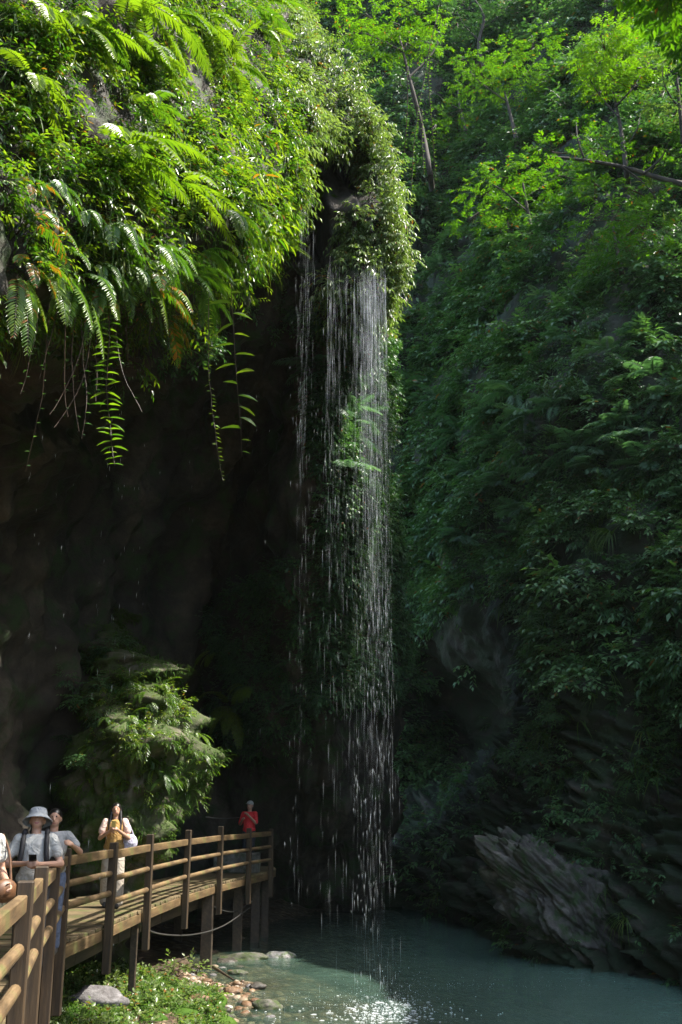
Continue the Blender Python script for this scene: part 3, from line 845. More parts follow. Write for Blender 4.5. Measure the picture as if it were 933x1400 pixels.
# low stone block on the far deck
m = rock_mat('grey_block_stone', (.10, .10, .09), (.17, .17, .15), (.25, .25, .22), moss=.2, wet=.1, scale=2.0); M['block'] = m
bm = bmesh.new(); box(bm, (0, 0, .24), (1.15, .6, .48), bev=.03)
bmesh.ops.subdivide_edges(bm, edges=bm.edges[:], cuts=3, use_grid_fill=True)
for v in bm.verts: v.co += Vector(noise.noise_vector(v.co * 4)) * .015
bx_ = P(325, 1165, 27.6)
o = link('stone_seat', bm_mesh(bm, 'stone_seat'), M['block']); o.location = (bx_[0], 27.6, .003); tag(o, 'low grey stone seat on the shaded end of the boardwalk', 'seat')

# ---------------------------------------------------------------- rocks
def rock_mesh(seed, size=(1, 1, 1), sub=4, rough=.22, strata=0.0):
    bm = bmesh.new(); bmesh.ops.create_icosphere(bm, subdivisions=sub, radius=1.0)
    sd_ = Vector((seed * 13.1, seed * 7.7, seed * 3.3))
    for v in bm.verts:
        p = v.co.copy()
        n1 = noise.fractal(p * .9 + sd_, .9, 2.0, 4); n2 = noise.noise(p * .7 + sd_ * 2)
        cell = noise.voronoi(p * 1.3 + sd_)[0][0]
        f = 1 + rough * (n1 * .8 + n2 * .7 - cell * .9 + .25)
        if strata: f += strata * (((p.z * 4 + p.x * 1.5 + n2) % 1.0) - .5)
        v.co = Vector((p.x * size[0], p.y * size[1], p.z * size[2])) * f
    return bm_mesh(bm, 'rock', True)
M['rock_grey'] = rock_mat('grey_lilac_stone', (.12, .11, .11), (.21, .2, .2), (.32, .31, .31), moss=.0, wet=.2, scale=4)
M['rock_orange'] = rock_mat('rusty_stone', (.09, .05, .025), (.18, .10, .05), (.27, .17, .095), moss=.0, wet=.55, scale=5)
M['rock_wet'] = rock_mat('wet_dark_stone', (.04, .035, .03), (.08, .07, .055), (.15, .13, .11), moss=.15, wet=.7, scale=4)
M['rock_moss'] = rock_mat('mossy_stone', (.06, .055, .04), (.12, .11, .09), (.2, .19, .16), moss=.45, wet=.4, scale=4, mosscol=(.04, .06, .012))
M['rock_tan'] = rock_mat('tan_stone', (.2, .13, .075), (.32, .24, .16), (.42, .35, .27), moss=.0, wet=.4, scale=5)
M['rock_white'] = rock_mat('limewashed_stone', (.12, .115, .105), (.3, .29, .275), (.5, .49, .47), moss=.35, wet=.5, scale=4, mosscol=(.05, .09, .015))
def rock(px, py, size, mat, label, seed, name='rock', rz=0.0, sink=.3, z=None, group=None, rough=.22, strata=0.0, sub=4):
    q = Pz(px, py, WATER if z is None else z)
    gz = ground_z(q[0], q[1])
    o = link(name, rock_mesh(seed, size, sub, rough, strata), M[mat])
    o.location = (q[0], q[1], max(gz, WATER - .25) + size[2] * (1 - 2 * sink)); o.rotation_euler = (0, 0, rz)
    tag(o, label, 'rock', group)
    return o
rock(128, 1372, (.46, .34, .24), 'rock_grey', 'flat-topped grey boulder half sunk in the moss beside the railing', 3, z=-1.25, sink=.30, rough=.3)
rock(385, 1308, (.40, .28, .24), 'rock_white', 'white-washed boulder with a moss cap at the water edge', 5, sink=.25)
rock(335, 1311, (.55, .25, .15), 'rock_moss', 'long low dark rock under the white-washed boulder', 8, sink=.3, rz=.1)
rock(408, 1312, (.16, .15, .14), 'rock_white', 'small pale knob of rock at the outer end of the white-washed boulder', 19, sink=.3)
rock(318, 1357, (.20, .15, .10), 'rock_orange', 'rounded orange-brown stone on the shore above the pebbles', 6)
rock(272, 1376, (.21, .12, .09), 'rock_orange', 'wide rusty stone against the edge of the moss', 9, z=-1.6)
rock(366, 1378, (.27, .17, .13), 'rock_moss', 'dark wet stone with moss patches at the pebble shore', 10)
rock(405, 1373, (.24, .15, .10), 'rock_wet', 'dark glistening rock standing in the shallows', 12)
rock(352, 1352, (.17, .12, .08), 'rock_wet', 'small dark wet stone between shore and shallows', 14)
rock(552, 1396, (.28, .2, .10), 'rock_orange', 'orange stone breaking the water under the splash', 15, sink=.42)
rock(606, 1384, (.22, .14, .06), 'rock_moss', 'flat green stone just above the water near the splash', 16, sink=.35)
rock(816, 1365, (.30, .14, .05), 'rock_moss', 'thin flat mossy rock out in the middle of the pool', 17, sink=.4)
rock(908, 1397, (.30, .2, .17), 'rock_moss', 'mossy green boulder standing alone in the pool', 18, sink=.35)
rock(405, 1392, (.2, .14, .06), 'rock_moss', 'low mossy stone in front of the glistening rock', 21, sink=.4)
rock(312, 1308, (.26, .2, .14), 'rock_wet', 'brown stone on the shore at the foot of the thick pile', 22, z=-1.6)
rock(326, 1328, (.22, .14, .09), 'rock_moss', 'moss-topped stone between the driftwood and the water', 23, z=-1.65)
rg = np.random.default_rng(21)
protos = [rock_mesh(40 + k, (.5, .4, .28), 2, .2) for k in range(5)]
pm = ['rock_tan', 'rock_orange', 'rock_grey', 'rock_wet', 'rock_tan']
for k, me in enumerate(protos): me.materials.append(M[pm[k]])
for i in range(70):
    px = rg.normal(325, 26) if i < 46 else rg.uniform(255, 330); py = rg.uniform(1342, 1400) if i < 46 else rg.uniform(1310, 1345)
    if px > 372: continue
    q = Pz(px, py, WATER + .08); s = rg.uniform(.12, .30)
    k = int(rg.integers(0, 5)); o = bpy.data.objects.new('pebble', protos[k]); col.objects.link(o)
    gz = ground_z(q[0], q[1]); o.location = (q[0], q[1], max(gz, WATER - .05) + .05 * s); o.scale = (s, s, s * rg.uniform(.7, 1.1)); o.rotation_euler = (rg.normal(0, .2), rg.normal(0, .2), rg.uniform(0, 6.3))
    c = {'rock_tan': 'tan', 'rock_orange': 'rusty orange', 'rock_grey': 'grey', 'rock_wet': 'dark wet'}[pm[k]]
    tag(o, f'small {c} pebble on the shore between the moss and the pool', 'pebble', f'{c} pebbles along the shore')

# driftwood twigs on the bank
for pts, lab in [([(190, 1333), (225, 1322), (262, 1306)], 'thin bare stick lying on the bank below the cable'), ([(292, 1322), (306, 1331), (320, 1340)], 'short dark log lying across the stones by the water'), ([(60, 1345), (85, 1333), (108, 1310)], 'thin dry branch leaning under the boardwalk beam')]:
    w = np.array([Pz(x, y, -1.45) for x, y in pts]); g = Geo(); b0 = w[0].copy(); tube(g, catmull(w, 8)[0] - b0, .035, .015, -1, 6)
    o = link('fallen_branch', g.mesh('fallen_branch', True), M['beam']); o.location = b0; tag(o, lab, 'branch')

# ---------------------------------------------------------------- rock pillar beside the walkway
ptz = [-2.2, -.6, .35, 1.1, 1.9, 2.8, 3.6, 4.4, 5.2, 6.2]
pcx = [-4.85, -4.85, -4.8, -4.5, -4.15, -4.05, -4.2, -4.7, -5.3, -5.9]
pcy = [21.9, 21.9, 21.9, 21.5, 21.2, 21.2, 21.7, 22.6, 23.7, 25]
prx = [.6, .6, .72, .88, .9, .9, .78, .55, .35, .22]
NP_, MP_ = 150, 120
zz, _ = catmull(np.array([ptz, pcx, pcy, prx]).T, NP_)
th = np.linspace(0, 2 * math.pi, MP_, endpoint=False)
PV = np.stack([zz[:, 1:2] + zz[:, 3:4] * np.cos(th)[None], zz[:, 2:3] + zz[:, 3:4] * .95 * np.sin(th)[None], np.repeat(zz[:, :1], MP_, 1)], 2).reshape(-1, 3)
pn = np.stack([np.tile(np.cos(th), NP_), np.tile(np.sin(th), NP_), np.zeros(NP_ * MP_)], 1)
PV = PV + pn * (.75 * fnoise(PV, .8, 3, 61) + .36 * (1 - 2 * np.abs(fnoise(PV * A3(1, 1, .45), 1.2, 3, 71))) + .08 * fnoise(PV, 3.5, 3, 5))[:, None]
ii = np.arange(NP_ - 1)[:, None] * MP_ + np.arange(MP_)[None]
jj = np.arange(NP_ - 1)[:, None] * MP_ + (np.arange(MP_)[None] + 1) % MP_
PF = np.stack([ii.ravel(), jj.ravel(), (jj + MP_).ravel(), (ii + MP_).ravel()], 1)
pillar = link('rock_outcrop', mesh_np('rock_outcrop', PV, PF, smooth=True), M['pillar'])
tag(pillar, 'sunlit mossy rock outcrop bulging over the boardwalk behind the woman', 'rock')
bvhP = BVHTree.FromPolygons([tuple(v) for v in PV], [tuple(int(i) for i in f) for f in PF])
# slab of folded beds across the pool, its layers dipping to the water
h_ = hit(795, 1262, 'R'); base = h_[0]
bm = bmesh.new(); bmesh.ops.create_icosphere(bm, subdivisions=7, radius=1.0)
V = np.array([v.co[:] for v in bm.verts]); F = np.array([[v.index for v in f.verts] for f in bm.faces]); bm.free()
V0 = V * np.array([2.6, 1.1, 1.0]) * (1 + .0 * V)
wz = V0[:, 2] + .25 * np.sin(V0[:, 0] * 1.1 + .6) + .3 * fnoise(V0, .5, 2, 3.0)
bd = fnoise(np.stack([V0[:, 0] * .6, V0[:, 1] * .8, wz * 2.6], 1), 1.0, 4, 41.0, .6)
fb = fnoise(np.stack([V0[:, 0] * 1.8, V0[:, 1] * 2, wz * 8], 1), 1.0, 3, 44.0, .6)
sh_ = 1 + .32 * fnoise(V, 1.5, 4, 47.0)
V1 = V0 * sh_[:, None] + V * (.26 * (.35 - np.abs(bd)) + .06 * fb)[:, None]
M['folded'] = rock_mat('folded_bed_rock', (.028, .025, .02), (.095, .086, .072), (.26, .24, .205), moss=.35, wet=.35, scale=2.6)
outc = link('rock_outcrop', mesh_np('folded_outcrop', V1, F, smooth=False), M['folded'])
outc.location = tuple(base + np.array([.35, .75, -.1])); outc.rotation_euler = (R(-8), R(38), R(-10))
tag(outc, 'pale folded rock slab with tilted layers dipping to the far waterline', 'rock')
# ---------------------------------------------------------------- falling water
m, nt, b, out = new_mat('falling_water')
b.inputs['Base Color'].default_value = (.86, .9, .92, 1); b.inputs['Roughness'].default_value = .12; b.inputs['IOR'].default_value = 1.33
tl_ = N(nt, 'ShaderNodeBsdfTranslucent'); tl_.inputs[0].default_value = (.88, .92, .95, 1)
mx = N(nt, 'ShaderNodeMixShader'); mx.inputs[0].default_value = .5
nt.links.new(b.outputs[0], mx.inputs[1]); nt.links.new(tl_.outputs[0], mx.inputs[2]); nt.links.new(mx.outputs[0], out.inputs['Surface'])
M['falls'] = m
OCT_V = np.array([[0, 0, .5], [.5, 0, .12], [0, .5, .12], [-.5, 0, .12], [0, -.5, .12], [0, 0, -.5]])
OCT_F = np.array([[0, 1, 2], [0, 2, 3], [0, 3, 4], [0, 4, 1], [5, 2, 1], [5, 3, 2], [5, 4, 3], [5, 1, 4]])
def drops(name, pts, w, h, label, tilt=0):
    n = len(pts)
    X = OCT_V[None] * np.stack([w, w, h], 1)[:, None, :] + pts[:, None, :]
    F = (OCT_F[None] + (np.arange(n) * 6)[:, None, None]).reshape(-1, 3)
    o = link(name, mesh_np(name, X.reshape(-1, 3), F), M['falls']); tag(o, label, kind='stuff'); return o
rg = np.random.default_rng(31)
def thread_lines(n, px0, px1, py, Y0, Y1, peak=None, zend=WATER):
    """positions of falling threads: (x, y, ztop)"""
    px = rg.uniform(px0, px1, n) if peak is None else np.clip(rg.normal(peak[0], peak[1], n), px0, px1)
    out_ = []
    for x in px:
        Y = rg.uniform(Y0, Y1); q = P(x, py + rg.normal(0, 6), Y); out_.append(q)
    return np.array(out_)
def fall(name, lines, per, wmin, wmax, lmin, lmax, label, zend=WATER, spread=.012, clump=0.0):
    pts = []; W = []; H = []
    for q in lines:
        z = q[2]; drift = rg.normal(0, .05, 2); H0 = q[2] - zend
        gap = H0 / per
        ph = rg.random()
        br = rg.lognormal(0, .35)
        while z > zend:
            z -= gap * rg.exponential(1.0)
            f = (q[2] - z) / H0
            if z < zend + .05: break
            if rg.random() < .9 * f or pnoise(np.array([[q[0] * 3 + 50, q[1] + 50, z * .7 + 50]]))[0] < -.12: continue
            s = spread * (1 + 5 * f)
            pts.append([q[0] + drift[0] * f + rg.normal(0, s), q[1] + drift[1] * f + rg.normal(0, s), z])
            W.append(rg.uniform(wmin, wmax) * br * (1 - .25 * f)); H.append(rg.uniform(lmin, lmax) * (.6 + .9 * math.sqrt(f)))
    return drops(name, np.array(pts), np.array(W), np.array(H), label)
L1 = np.concatenate([thread_lines(36, 438, 528, 384, 17.0, 18.9), thread_lines(110, 484, 527, 388, 17.0, 18.8, (509, 12)), thread_lines(18, 452, 480, 376, 17.2, 18.6)])
fall('waterfall', L1, 12, .0006, .0015, .12, .5, 'main curtain of thin white water threads falling into the pool')
L2 = np.concatenate([thread_lines(40, 410, 436, 232, 16.8, 17.6, (420, 6)), thread_lines(10, 405, 440, 330, 16.8, 18)])
fall('waterfall', L2, 7, .0006, .0014, .08, .28, 'thin secondary stream falling beside the main curtain')
L3 = np.concatenate([thread_lines(7, 150, 192, 500, 10.6, 12.0), thread_lines(5, 20, 140, 480, 9.5, 11), thread_lines(9, 190, 400, 420, 12.5, 16)])
fall('dripping_water', L3, 13, .0015, .003, .03, .10, 'sparse single drips falling from the fern brow')
# the fine veil: long hair-thin threads, nearly continuous near the lip
def veil(lines, n, seed):
    r2 = np.random.default_rng(seed); pts = []; W = []; H = []
    for q in lines:
        dr = r2.normal(0, .05, 2); H0 = q[2] - WATER; wv_ = r2.lognormal(0, .4)
        for _ in range(n):
            f = min(r2.exponential(.33), .99)
            L_ = r2.uniform(.35, 1.3) * (1 - .4 * f); z = q[2] - f * H0
            if z - L_ / 2 < WATER: continue
            pts.append([q[0] + dr[0] * f + r2.normal(0, .01 + .03 * f), q[1] + dr[1] * f + r2.normal(0, .01 + .03 * f), z]); W.append(r2.uniform(.0005, .0011) * wv_ * (1 - .6 * f)); H.append(L_)
    return np.array(pts), np.array(W), np.array(H)
v1 = veil(np.concatenate([thread_lines(150, 484, 527, 388, 17.0, 18.8, (509, 11)), thread_lines(70, 448, 527, 384, 17.0, 18.8)]), 11, 5)
drops('waterfall', v1[0], v1[1], v1[2], 'fine veil of hair-thin water strands densest just below the lip')
v2 = veil(np.concatenate([thread_lines(24, 408, 436, 232, 16.8, 17.6, (420, 7))]), 9, 6)
drops('waterfall', v2[0], v2[1], v2[2], 'thin veil of water strands beside the rocky recess')
# heavier clots in the lower fall
cl = []
for q in thread_lines(13, 466, 528, 384, 17.2, 18.6, (510, 16)):
    for _ in range(4):
        z0 = rg.uniform(WATER + .3, 6.5)
        f = (q[2] - z0) / 13
        for _ in range(int(rg.integers(2, 6))):
            cl.append([q[0] + rg.normal(0, .03), q[1] + rg.normal(0, .03), z0 + rg.normal(0, .18)])
cl = np.array(cl)
drops('waterfall', cl, rg.uniform(.0014, .0045, len(cl)), rg.uniform(.06, .22, len(cl)), 'heavier white clots of water low in the main fall')
# splash where the water lands
sp = []
for cx, cyy, n, sx, sy, hz in [(*Pz(528, 1386, WATER)[:2], 1300, .45, .36, .16), (*Pz(545, 1345, WATER)[:2], 160, .5, .5, .2), (*Pz(640, 1349, WATER)[:2], 220, 1.1, .35, .05), (*Pz(500, 1372, WATER)[:2], 200, .7, .5, .12), (*Pz(440, 1368, WATER)[:2], 120, .7, .35, .04)]:
    for _ in range(n): sp.append([cx + rg.normal(0, sx), cyy + rg.normal(0, sy), WATER + .01 + abs(rg.normal(0, hz))])
sp = np.array(sp); w = rg.lognormal(-5.0, .5, len(sp))
drops('splash', sp, w * .5, w * rg.uniform(.5, 1.6, len(sp)), 'white splash droplets where the fall meets the pool')
# foam flecks spreading on the water round the splash
fo = Geo(); r3 = np.random.default_rng(9)
for _ in range(450):
    cx_, cy_ = Pz(r3.normal(528, 30) if r3.random() < .7 else r3.normal(500, 80), r3.normal(1386, 9), WATER)[:2]
    a = r3.lognormal(-4.7, .6); n_ = 7; th_ = np.linspace(0, 2 * math.pi, n_, endpoint=False); rr = a * r3.uniform(.6, 1.3, n_)
    V = np.stack([cx_ + rr * np.cos(th_) * 1.6, cy_ + rr * np.sin(th_), np.full(n_, WATER + .006)], 1); V = np.vstack([V, [[cx_, cy_, WATER + .014]]])
    fo.add(V, [[i, (i + 1) % n_, n_] for i in range(n_)], .5)
o = link('foam', fo.mesh('foam', True), M['falls']); tag(o, 'white foam flecks on the water where the fall lands', kind='stuff')
# ---------------------------------------------------------------- single plants
def proto(name, geo, mat):
    me = geo.mesh(name); me.materials.append(mat); return me
def put(name, me, loc, yaw, s, label, cat, group=None, tilt=(0, 0)):
    o = bpy.data.objects.new(name, me); col.objects.link(o)
    o.location = loc; o.rotation_euler = (tilt[0], tilt[1], yaw); o.scale = (s, s, s)
    tag(o, label, cat, group); return o
def out_yaw(nr, jit=.4):
    """yaw that turns local +Y to the horizontal outward direction"""
    v = np.array([nr[0], nr[1]])
    if np.linalg.norm(v) < .15: v = np.array([.3, -1.0])
    return math.atan2(v[1], v[0]) - math.pi / 2 + random.uniform(-jit, jit)
def at(px, py, which='LR', back=.05):
    h = hit(px, py, which)
    if h is None: return None
    p, nr, d = h; v = EYEP - p
    if nr @ v < 0: nr = -nr
    return p + nr * back, nr, d

# --- ferns on the sunlit brow
FB = [proto('sword_fern', fern_geo(100 + k, nf=5, L=1.25, n=24, pl=.20, pw=.034, droop=1.3, T=LEAF_L, up=-.05, t0=.78 + .07 * (k % 3), spread=.8, dropp=.15, dead=.0), M['fern']) for k in range(5)]
FBd = [proto('sword_fern', fern_geo(120 + k, nf=5, L=1.05, n=22, pl=.16, pw=.03, droop=1.9, T=LEAF_L, up=.1, t0=.45, spread=.6, dropp=.2), M['fern']) for k in range(3)]
FBo = [proto('sword_fern', fern_geo(130 + k, nf=4, L=.95, n=20, pl=.14, pw=.03, droop=1.9, T=LEAF_L, up=.1, t0=.5, spread=.7, dropp=.2, dead=.35), M['fern']) for k in range(2)]
lab = ['lime green sword fern with arching fronds in full sun at the top of the brow', 'sunlit sword fern with spread fronds on the middle of the brow', 'glossy dark green fern hanging from the lower edge of the brow', 'fern with browned frond tips hanging over the cave mouth']
fx = [(30, 40, 0), (95, 60, 0), (150, 45, 0), (210, 30, 0), (20, 120, 0), (75, 125, 0), (140, 110, 0), (190, 95, 0), (235, 80, 0), (165, 10, 0), (60, 5, 0), (262, 35, 0), (290, 95, 0),
      (20, 190, 1), (120, 190, 1), (190, 170, 1), (245, 165, 1), (285, 190, 1), (60, 230, 1), (160, 240, 1), (215, 260, 1), (330, 20, 1), (360, 60, 1),
      (60, 290, 2), (95, 320, 2), (135, 330, 2), (165, 355, 2), (195, 345, 2), (225, 370, 2), (245, 345, 2), (115, 370, 2), (290, 300, 2), (250, 400, 2),
      (15, 260, 3), (5, 320, 3), (180, 390, 3), (215, 410, 3), (30, 350, 3)]
FBh = [proto('sword_fern', fern_geo(150 + k, nf=4, L=1.3, n=24, pl=.18, pw=.032, droop=1.6, T=LEAF_L, up=-.55, t0=.6, spread=.55, dropp=.1, dead=.12 if k == 2 else 0.0), M['fern']) for k in range(3)]
for i, (x, y, Y) in enumerate([(72, 372, 9.4), (108, 384, 9.9), (138, 388, 10.2), (166, 380, 10.6), (200, 366, 11.1), (232, 358, 11.5), (256, 345, 11.9), (284, 335, 12.5), (24, 376, 8.9), (326, 300, 13.4), (92, 350, 9.5), (180, 345, 10.7), (240, 318, 11.6)]):
    put('fern', FBh[i % 3], P(x, y, Y - .15), math.pi + random.uniform(-.2, .9), random.uniform(.4, .8), 'fern with long glossy fronds hanging straight down past the brow edge', 'fern', 'ferns hanging past the brow edge')
for x, y, k in fx:
    if k < 2 and random.random() < .25: continue
    a = at(x, y, 'L', .28)
    if a is None: continue
    me = (FB if k < 2 else FBd if k == 2 else FBo)[random.randrange(2 if k == 3 else 3 if k == 2 else 5)]
    yaw = out_yaw(a[1], .4) + (.45 if k < 3 else 0)
    put('fern', me, a[0], yaw, random.uniform(.6, 1.2) * (.75 if k > 1 else .95), lab[k], 'fern', ['ferns at the top of the brow', 'ferns on the middle of the brow', 'ferns on the lower edge of the brow', 'browned ferns over the cave mouth'][k])
# --- long-leaved sprays at the corner of the brow
LG_ = [proto('bamboo_spray', shrub_geo(200 + k, R_=.35, n=9, ll=.30, lw=.055, nl=7, L=.55, T=LEAF_L, hang=.35, t0=.72, up=.15, droop=.9, spread=.9), M['leaf_bright']) for k in range(3)]
for i, (x, y) in enumerate([(300, 185), (330, 205), (355, 190), (345, 240), (318, 265), (362, 275), (350, 320), (325, 340), (300, 230)]):
    a = at(x, y, 'L', .1)
    if a is None: continue
    put('long_leaved_shrub', LG_[i % 3], a[0], out_yaw(a[1], .3), random.uniform(.6, .9), 'shrub of long narrow lime leaves jutting from the corner of the brow', 'shrub', 'long-leaved shrubs at the corner of the brow')
BL_ = [proto('broad_leaved_shrub', shrub_geo(220 + k, R_=.3, n=6, ll=.2, lw=.12, nl=5, L=.4, T=LEAF_L, hang=.45, t0=.7), M['leaf_bright']) for k in range(2)]
for i, (x, y) in enumerate([(368, 300), (372, 265), (260, 290), (200, 215), (310, 300)]):
    a = at(x, y, 'L', .1)
    if a is not None: put('broad_leaved_shrub', BL_[i % 2], a[0], out_yaw(a[1], .3), random.uniform(.6, .9), 'small shrub with broad heart-shaped leaves tucked under the long-leaved shrubs', 'shrub', 'broad-leaved shrubs under the long-leaved ones')
# --- general shrubs on the brow
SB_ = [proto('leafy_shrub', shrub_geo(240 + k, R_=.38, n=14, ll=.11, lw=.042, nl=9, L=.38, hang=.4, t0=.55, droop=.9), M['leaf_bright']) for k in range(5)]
rg = np.random.default_rng(41)
for i in range(45):
    x, y = rg.uniform(-10, 400), rg.uniform(-10, 420)
    if not in_poly(np.array([x]), np.array([y]), [(-10, -10), (390, -10), (420, 130), (400, 230), (380, 320), (260, 350), (120, 390), (-10, 380)])[0]: continue
    a = at(x, y, 'L', .0)
    if a is None: continue
    up_ = y < 180
    put('shrub', SB_[int(rg.integers(0, 5))], a[0], out_yaw(a[1], .4), rg.uniform(.6, 1.1), 'small-leaved shrub among the ferns high on the brow' if up_ else 'small-leaved shrub on the lower half of the brow', 'shrub', 'shrubs high on the brow' if up_ else 'shrubs on the lower half of the brow')
# --- pale bushes on the lip over the falls
NS_ = [proto('pale_bush', shrub_geo(260 + k, R_=.42, n=20, ll=.13, lw=.04, nl=9, L=.4, hang=.8, t0=.6, droop=1.1), M['leaf_pale']) for k in range(5)]
for i, (x, y, s) in enumerate([(520, 325, 1), (540, 345, 1), (528, 365, .9), (548, 372, .8), (540, 385, .7), (515, 330, .8), (520, 350, .8), (538, 310, .9), (530, 280, 1), (520, 250, 1), (522, 300, 1), (535, 235, .9), (480, 190, .9), (505, 195, 1), (525, 205, .9), (460, 180, 1), (500, 160, 1), (520, 175, .9), (470, 140, 1), (440, 150, 1), (490, 120, 1), (450, 105, 1.1), (420, 110, 1), (425, 70, 1), (455, 70, 1), (480, 95, 1), (405, 60, .9), (395, 30, .9), (430, 180, .8), (412, 150, .9), (548, 398, .6), (535, 400, .6), (552, 350, 1), (545, 330, 1.1), (530, 312, 1.1), (540, 290, 1.1), (548, 372, .9), (530, 345, 1.1), (522, 362, 1), (538, 260, 1), (528, 228, 1)]):
    a = at(x, y, 'L', .0)
    if a is None or a[2] > 27: 
        q = P(x, y, 18.9); a = (q, np.array([.4, -.9, 0]), 20)
    low = y > 215
    put('bush', NS_[i % 5], a[0], out_yaw(a[1], .4), s * rg.uniform(.75, 1.05), 'pale glossy bush hanging beside the mossy lip of the falls' if low else 'pale glossy bush on the crown above the falls', 'bush', 'pale bushes beside the lip of the falls' if low else 'pale bushes on the crown above the falls')
# mossy hanging clump on the lip
HM_ = [proto('hanging_moss', grass_geo(280 + k, n=120, L=.75, w=.006, droop=3.2, up=.2, t0=.7, spread=1.0), M['moss']) for k in range(3)]
mlip = [(470, 305), (485, 318), (478, 335), (495, 340), (500, 358), (490, 300), (508, 372), (465, 325), (505, 320), (455, 268), (443, 264)]
for i, (x, y) in enumerate(mlip):
    q = P(x, y, 18.3)
    h = hit(x, y, 'L')
    if h is not None and h[2] < 24: q = h[0]
    put('moss_clump', HM_[i % 3], q, rg.uniform(-.4, .4), rg.uniform(.45, .75), 'yellow-green beard of moss dripping from the lip of the falls', 'moss', 'moss beards on the lip of the falls')

# --- hanging vines
V_ = [('vine', vine_geo(1, L=2.35, nl=17, ll=.25, lw=.085, t0=.85), (316, 378, 11.4), 'hanging vine with large bright lime leaves below the brow', 'leaf_bright'),
      ('vine', vine_geo(2, L=2.75, nl=52, ll=.065, lw=.042, t0=.9, T=LEAF_S, pair=False), (287, 395, 11.3), 'long thin vine of tiny leaves ending lowest under the brow', 'leaf_bright'),
      ('vine', vine_geo(3, L=2.1, nl=28, ll=.17, lw=.035, t0=.5, pair=True), (148, 410, 10.3), 'drooping frond-like vine with paired glossy leaves over the cave', 'fern'),
      ('vine', vine_geo(4, L=1.75, nl=12, ll=.06, lw=.03, t0=.5, T=LEAF_S), (68, 415, 9.6), 'bare brown hanging root with few leaves over the cave', 'leaf_dark'),
      ('vine', vine_geo(5, L=1.2, nl=8, ll=.05, lw=.03, t0=.4, T=LEAF_S, stem=.009), (118, 440, 10.1), 'thick brown root strand beside the frond-like vine', 'leaf_dark'),
      ('vine', vine_geo(6, L=1.0, nl=4, ll=.05, lw=.03, t0=.4, T=LEAF_S, stem=.008), (90, 440, 9.8), 'short dark root dangling between two longer ones', 'leaf_dark'),
      ('vine', vine_geo(7, L=1.3, nl=3, ll=.05, lw=.03, t0=.4, T=LEAF_S, stem=.010, wob=.05), (127, 445, 10.2), 'tangled brown root wisp hanging behind the frond-like vine', 'leaf_dark'),
      ('vine', vine_geo(8, L=1.0, nl=10, ll=.1, lw=.045, t0=.55), (244, 395, 11.8), 'short leafy vine hanging at the middle of the brow edge', 'leaf_bright')]
for i, (x, y, Y, L) in enumerate([(52, 420, 9.4, 1.0), (78, 425, 9.7, .8), (104, 430, 10.0, 1.3), (112, 425, 10.1, 1.5), (134, 425, 10.3, 1.1), (158, 415, 10.5, 1.4), (176, 405, 10.8, .8), (205, 395, 11.2, .7), (228, 385, 11.6, .9), (268, 365, 12.2, .7), (300, 345, 12.6, .9), (335, 320, 13.4, .8), (8, 410, 9, .7)]):
    V_.append(('vine', vine_geo(50 + i, L=L, nl=int(3 + 9 * (i % 3 == 0)), ll=.07, lw=.03, t0=.45, T=LEAF_S, stem=.007, wob=.045), (x, y, Y), 'wispy brown rootlet hanging among others from the shadowed underside of the brow', 'leaf_dark'))
for nm, g, (x, y, Y), lb, mt in V_:
    me = proto('vine', g, M[mt]); q = P(x, y, Y)
    h = hit(x, y - 6, 'L')
    q = P(x, y, Y - .3)
    put('vine', me, q, 0, 1, lb, 'vine', 'wispy rootlets under the brow' if lb.startswith('wispy') else None)
# lianas hanging by the far trees
for i, (x, y, L, lb) in enumerate([(557, 95, 6.2, 'thin leafy liana hanging closest to the falls crown'), (588, 70, 4.6, 'short liana with yellowing leaves between two longer ones'), (600, 8, 9.5, 'longest straight liana hanging from the trees at the rim'), (577, 150, 2.6, 'liana tangle ending in brown leaves')]):
    put('liana', proto('liana', vine_geo(20 + i, L=L, nl=int(L * 9), ll=.10, lw=.05, t0=.72, T=LEAF_S, stem=.018, wob=.03), M['leaf_tree']), P(x, y, 29), 0, 1, lb, 'liana')

# --- plants on the facing cliff
FD_ = [proto('tree_fern', fern_geo(300 + k, nf=8, L=1.3, n=15, pl=.34, pw=.05, droop=1.0, T=LEAF_S, up=.4, t0=.6, spread=1.1, dropp=.18, ang=72), M['fern_dark']) for k in range(5)]
fpx = [(662, 652), (700, 655), (742, 568), (722, 552), (818, 632), (800, 618), (838, 650), (855, 590), (892, 528), (912, 545), (612, 542), (590, 552), (928, 685), (604, 738), (642, 420), (690, 560), (782, 472), (868, 470), (562, 468), (592, 486), (570, 540), (760, 640), (700, 610), (836, 500), (880, 600), (640, 600), (655, 735), (735, 705), (780, 560), (600, 640), (690, 390), (610, 370), (750, 420), (720, 735), (925, 470), (905, 650)]
for i, (x, y) in enumerate(fpx):
    a = at(x, y, 'R', .5)
    if a is None: continue
    z_ = 'blue-green tree fern spreading over the shaded slope near the waterfall' if x < 680 else 'blue-green tree fern on the shaded slope well away from the waterfall'
    put('tree_fern', FD_[i % 5], a[0], out_yaw(a[1], .5), rg.uniform(.7, 1.1) * min(a[2] / 27, 1.0) * (.75 if y < 500 else 1), z_, 'fern', 'tree ferns near the waterfall' if x < 680 else 'tree ferns away from the waterfall')
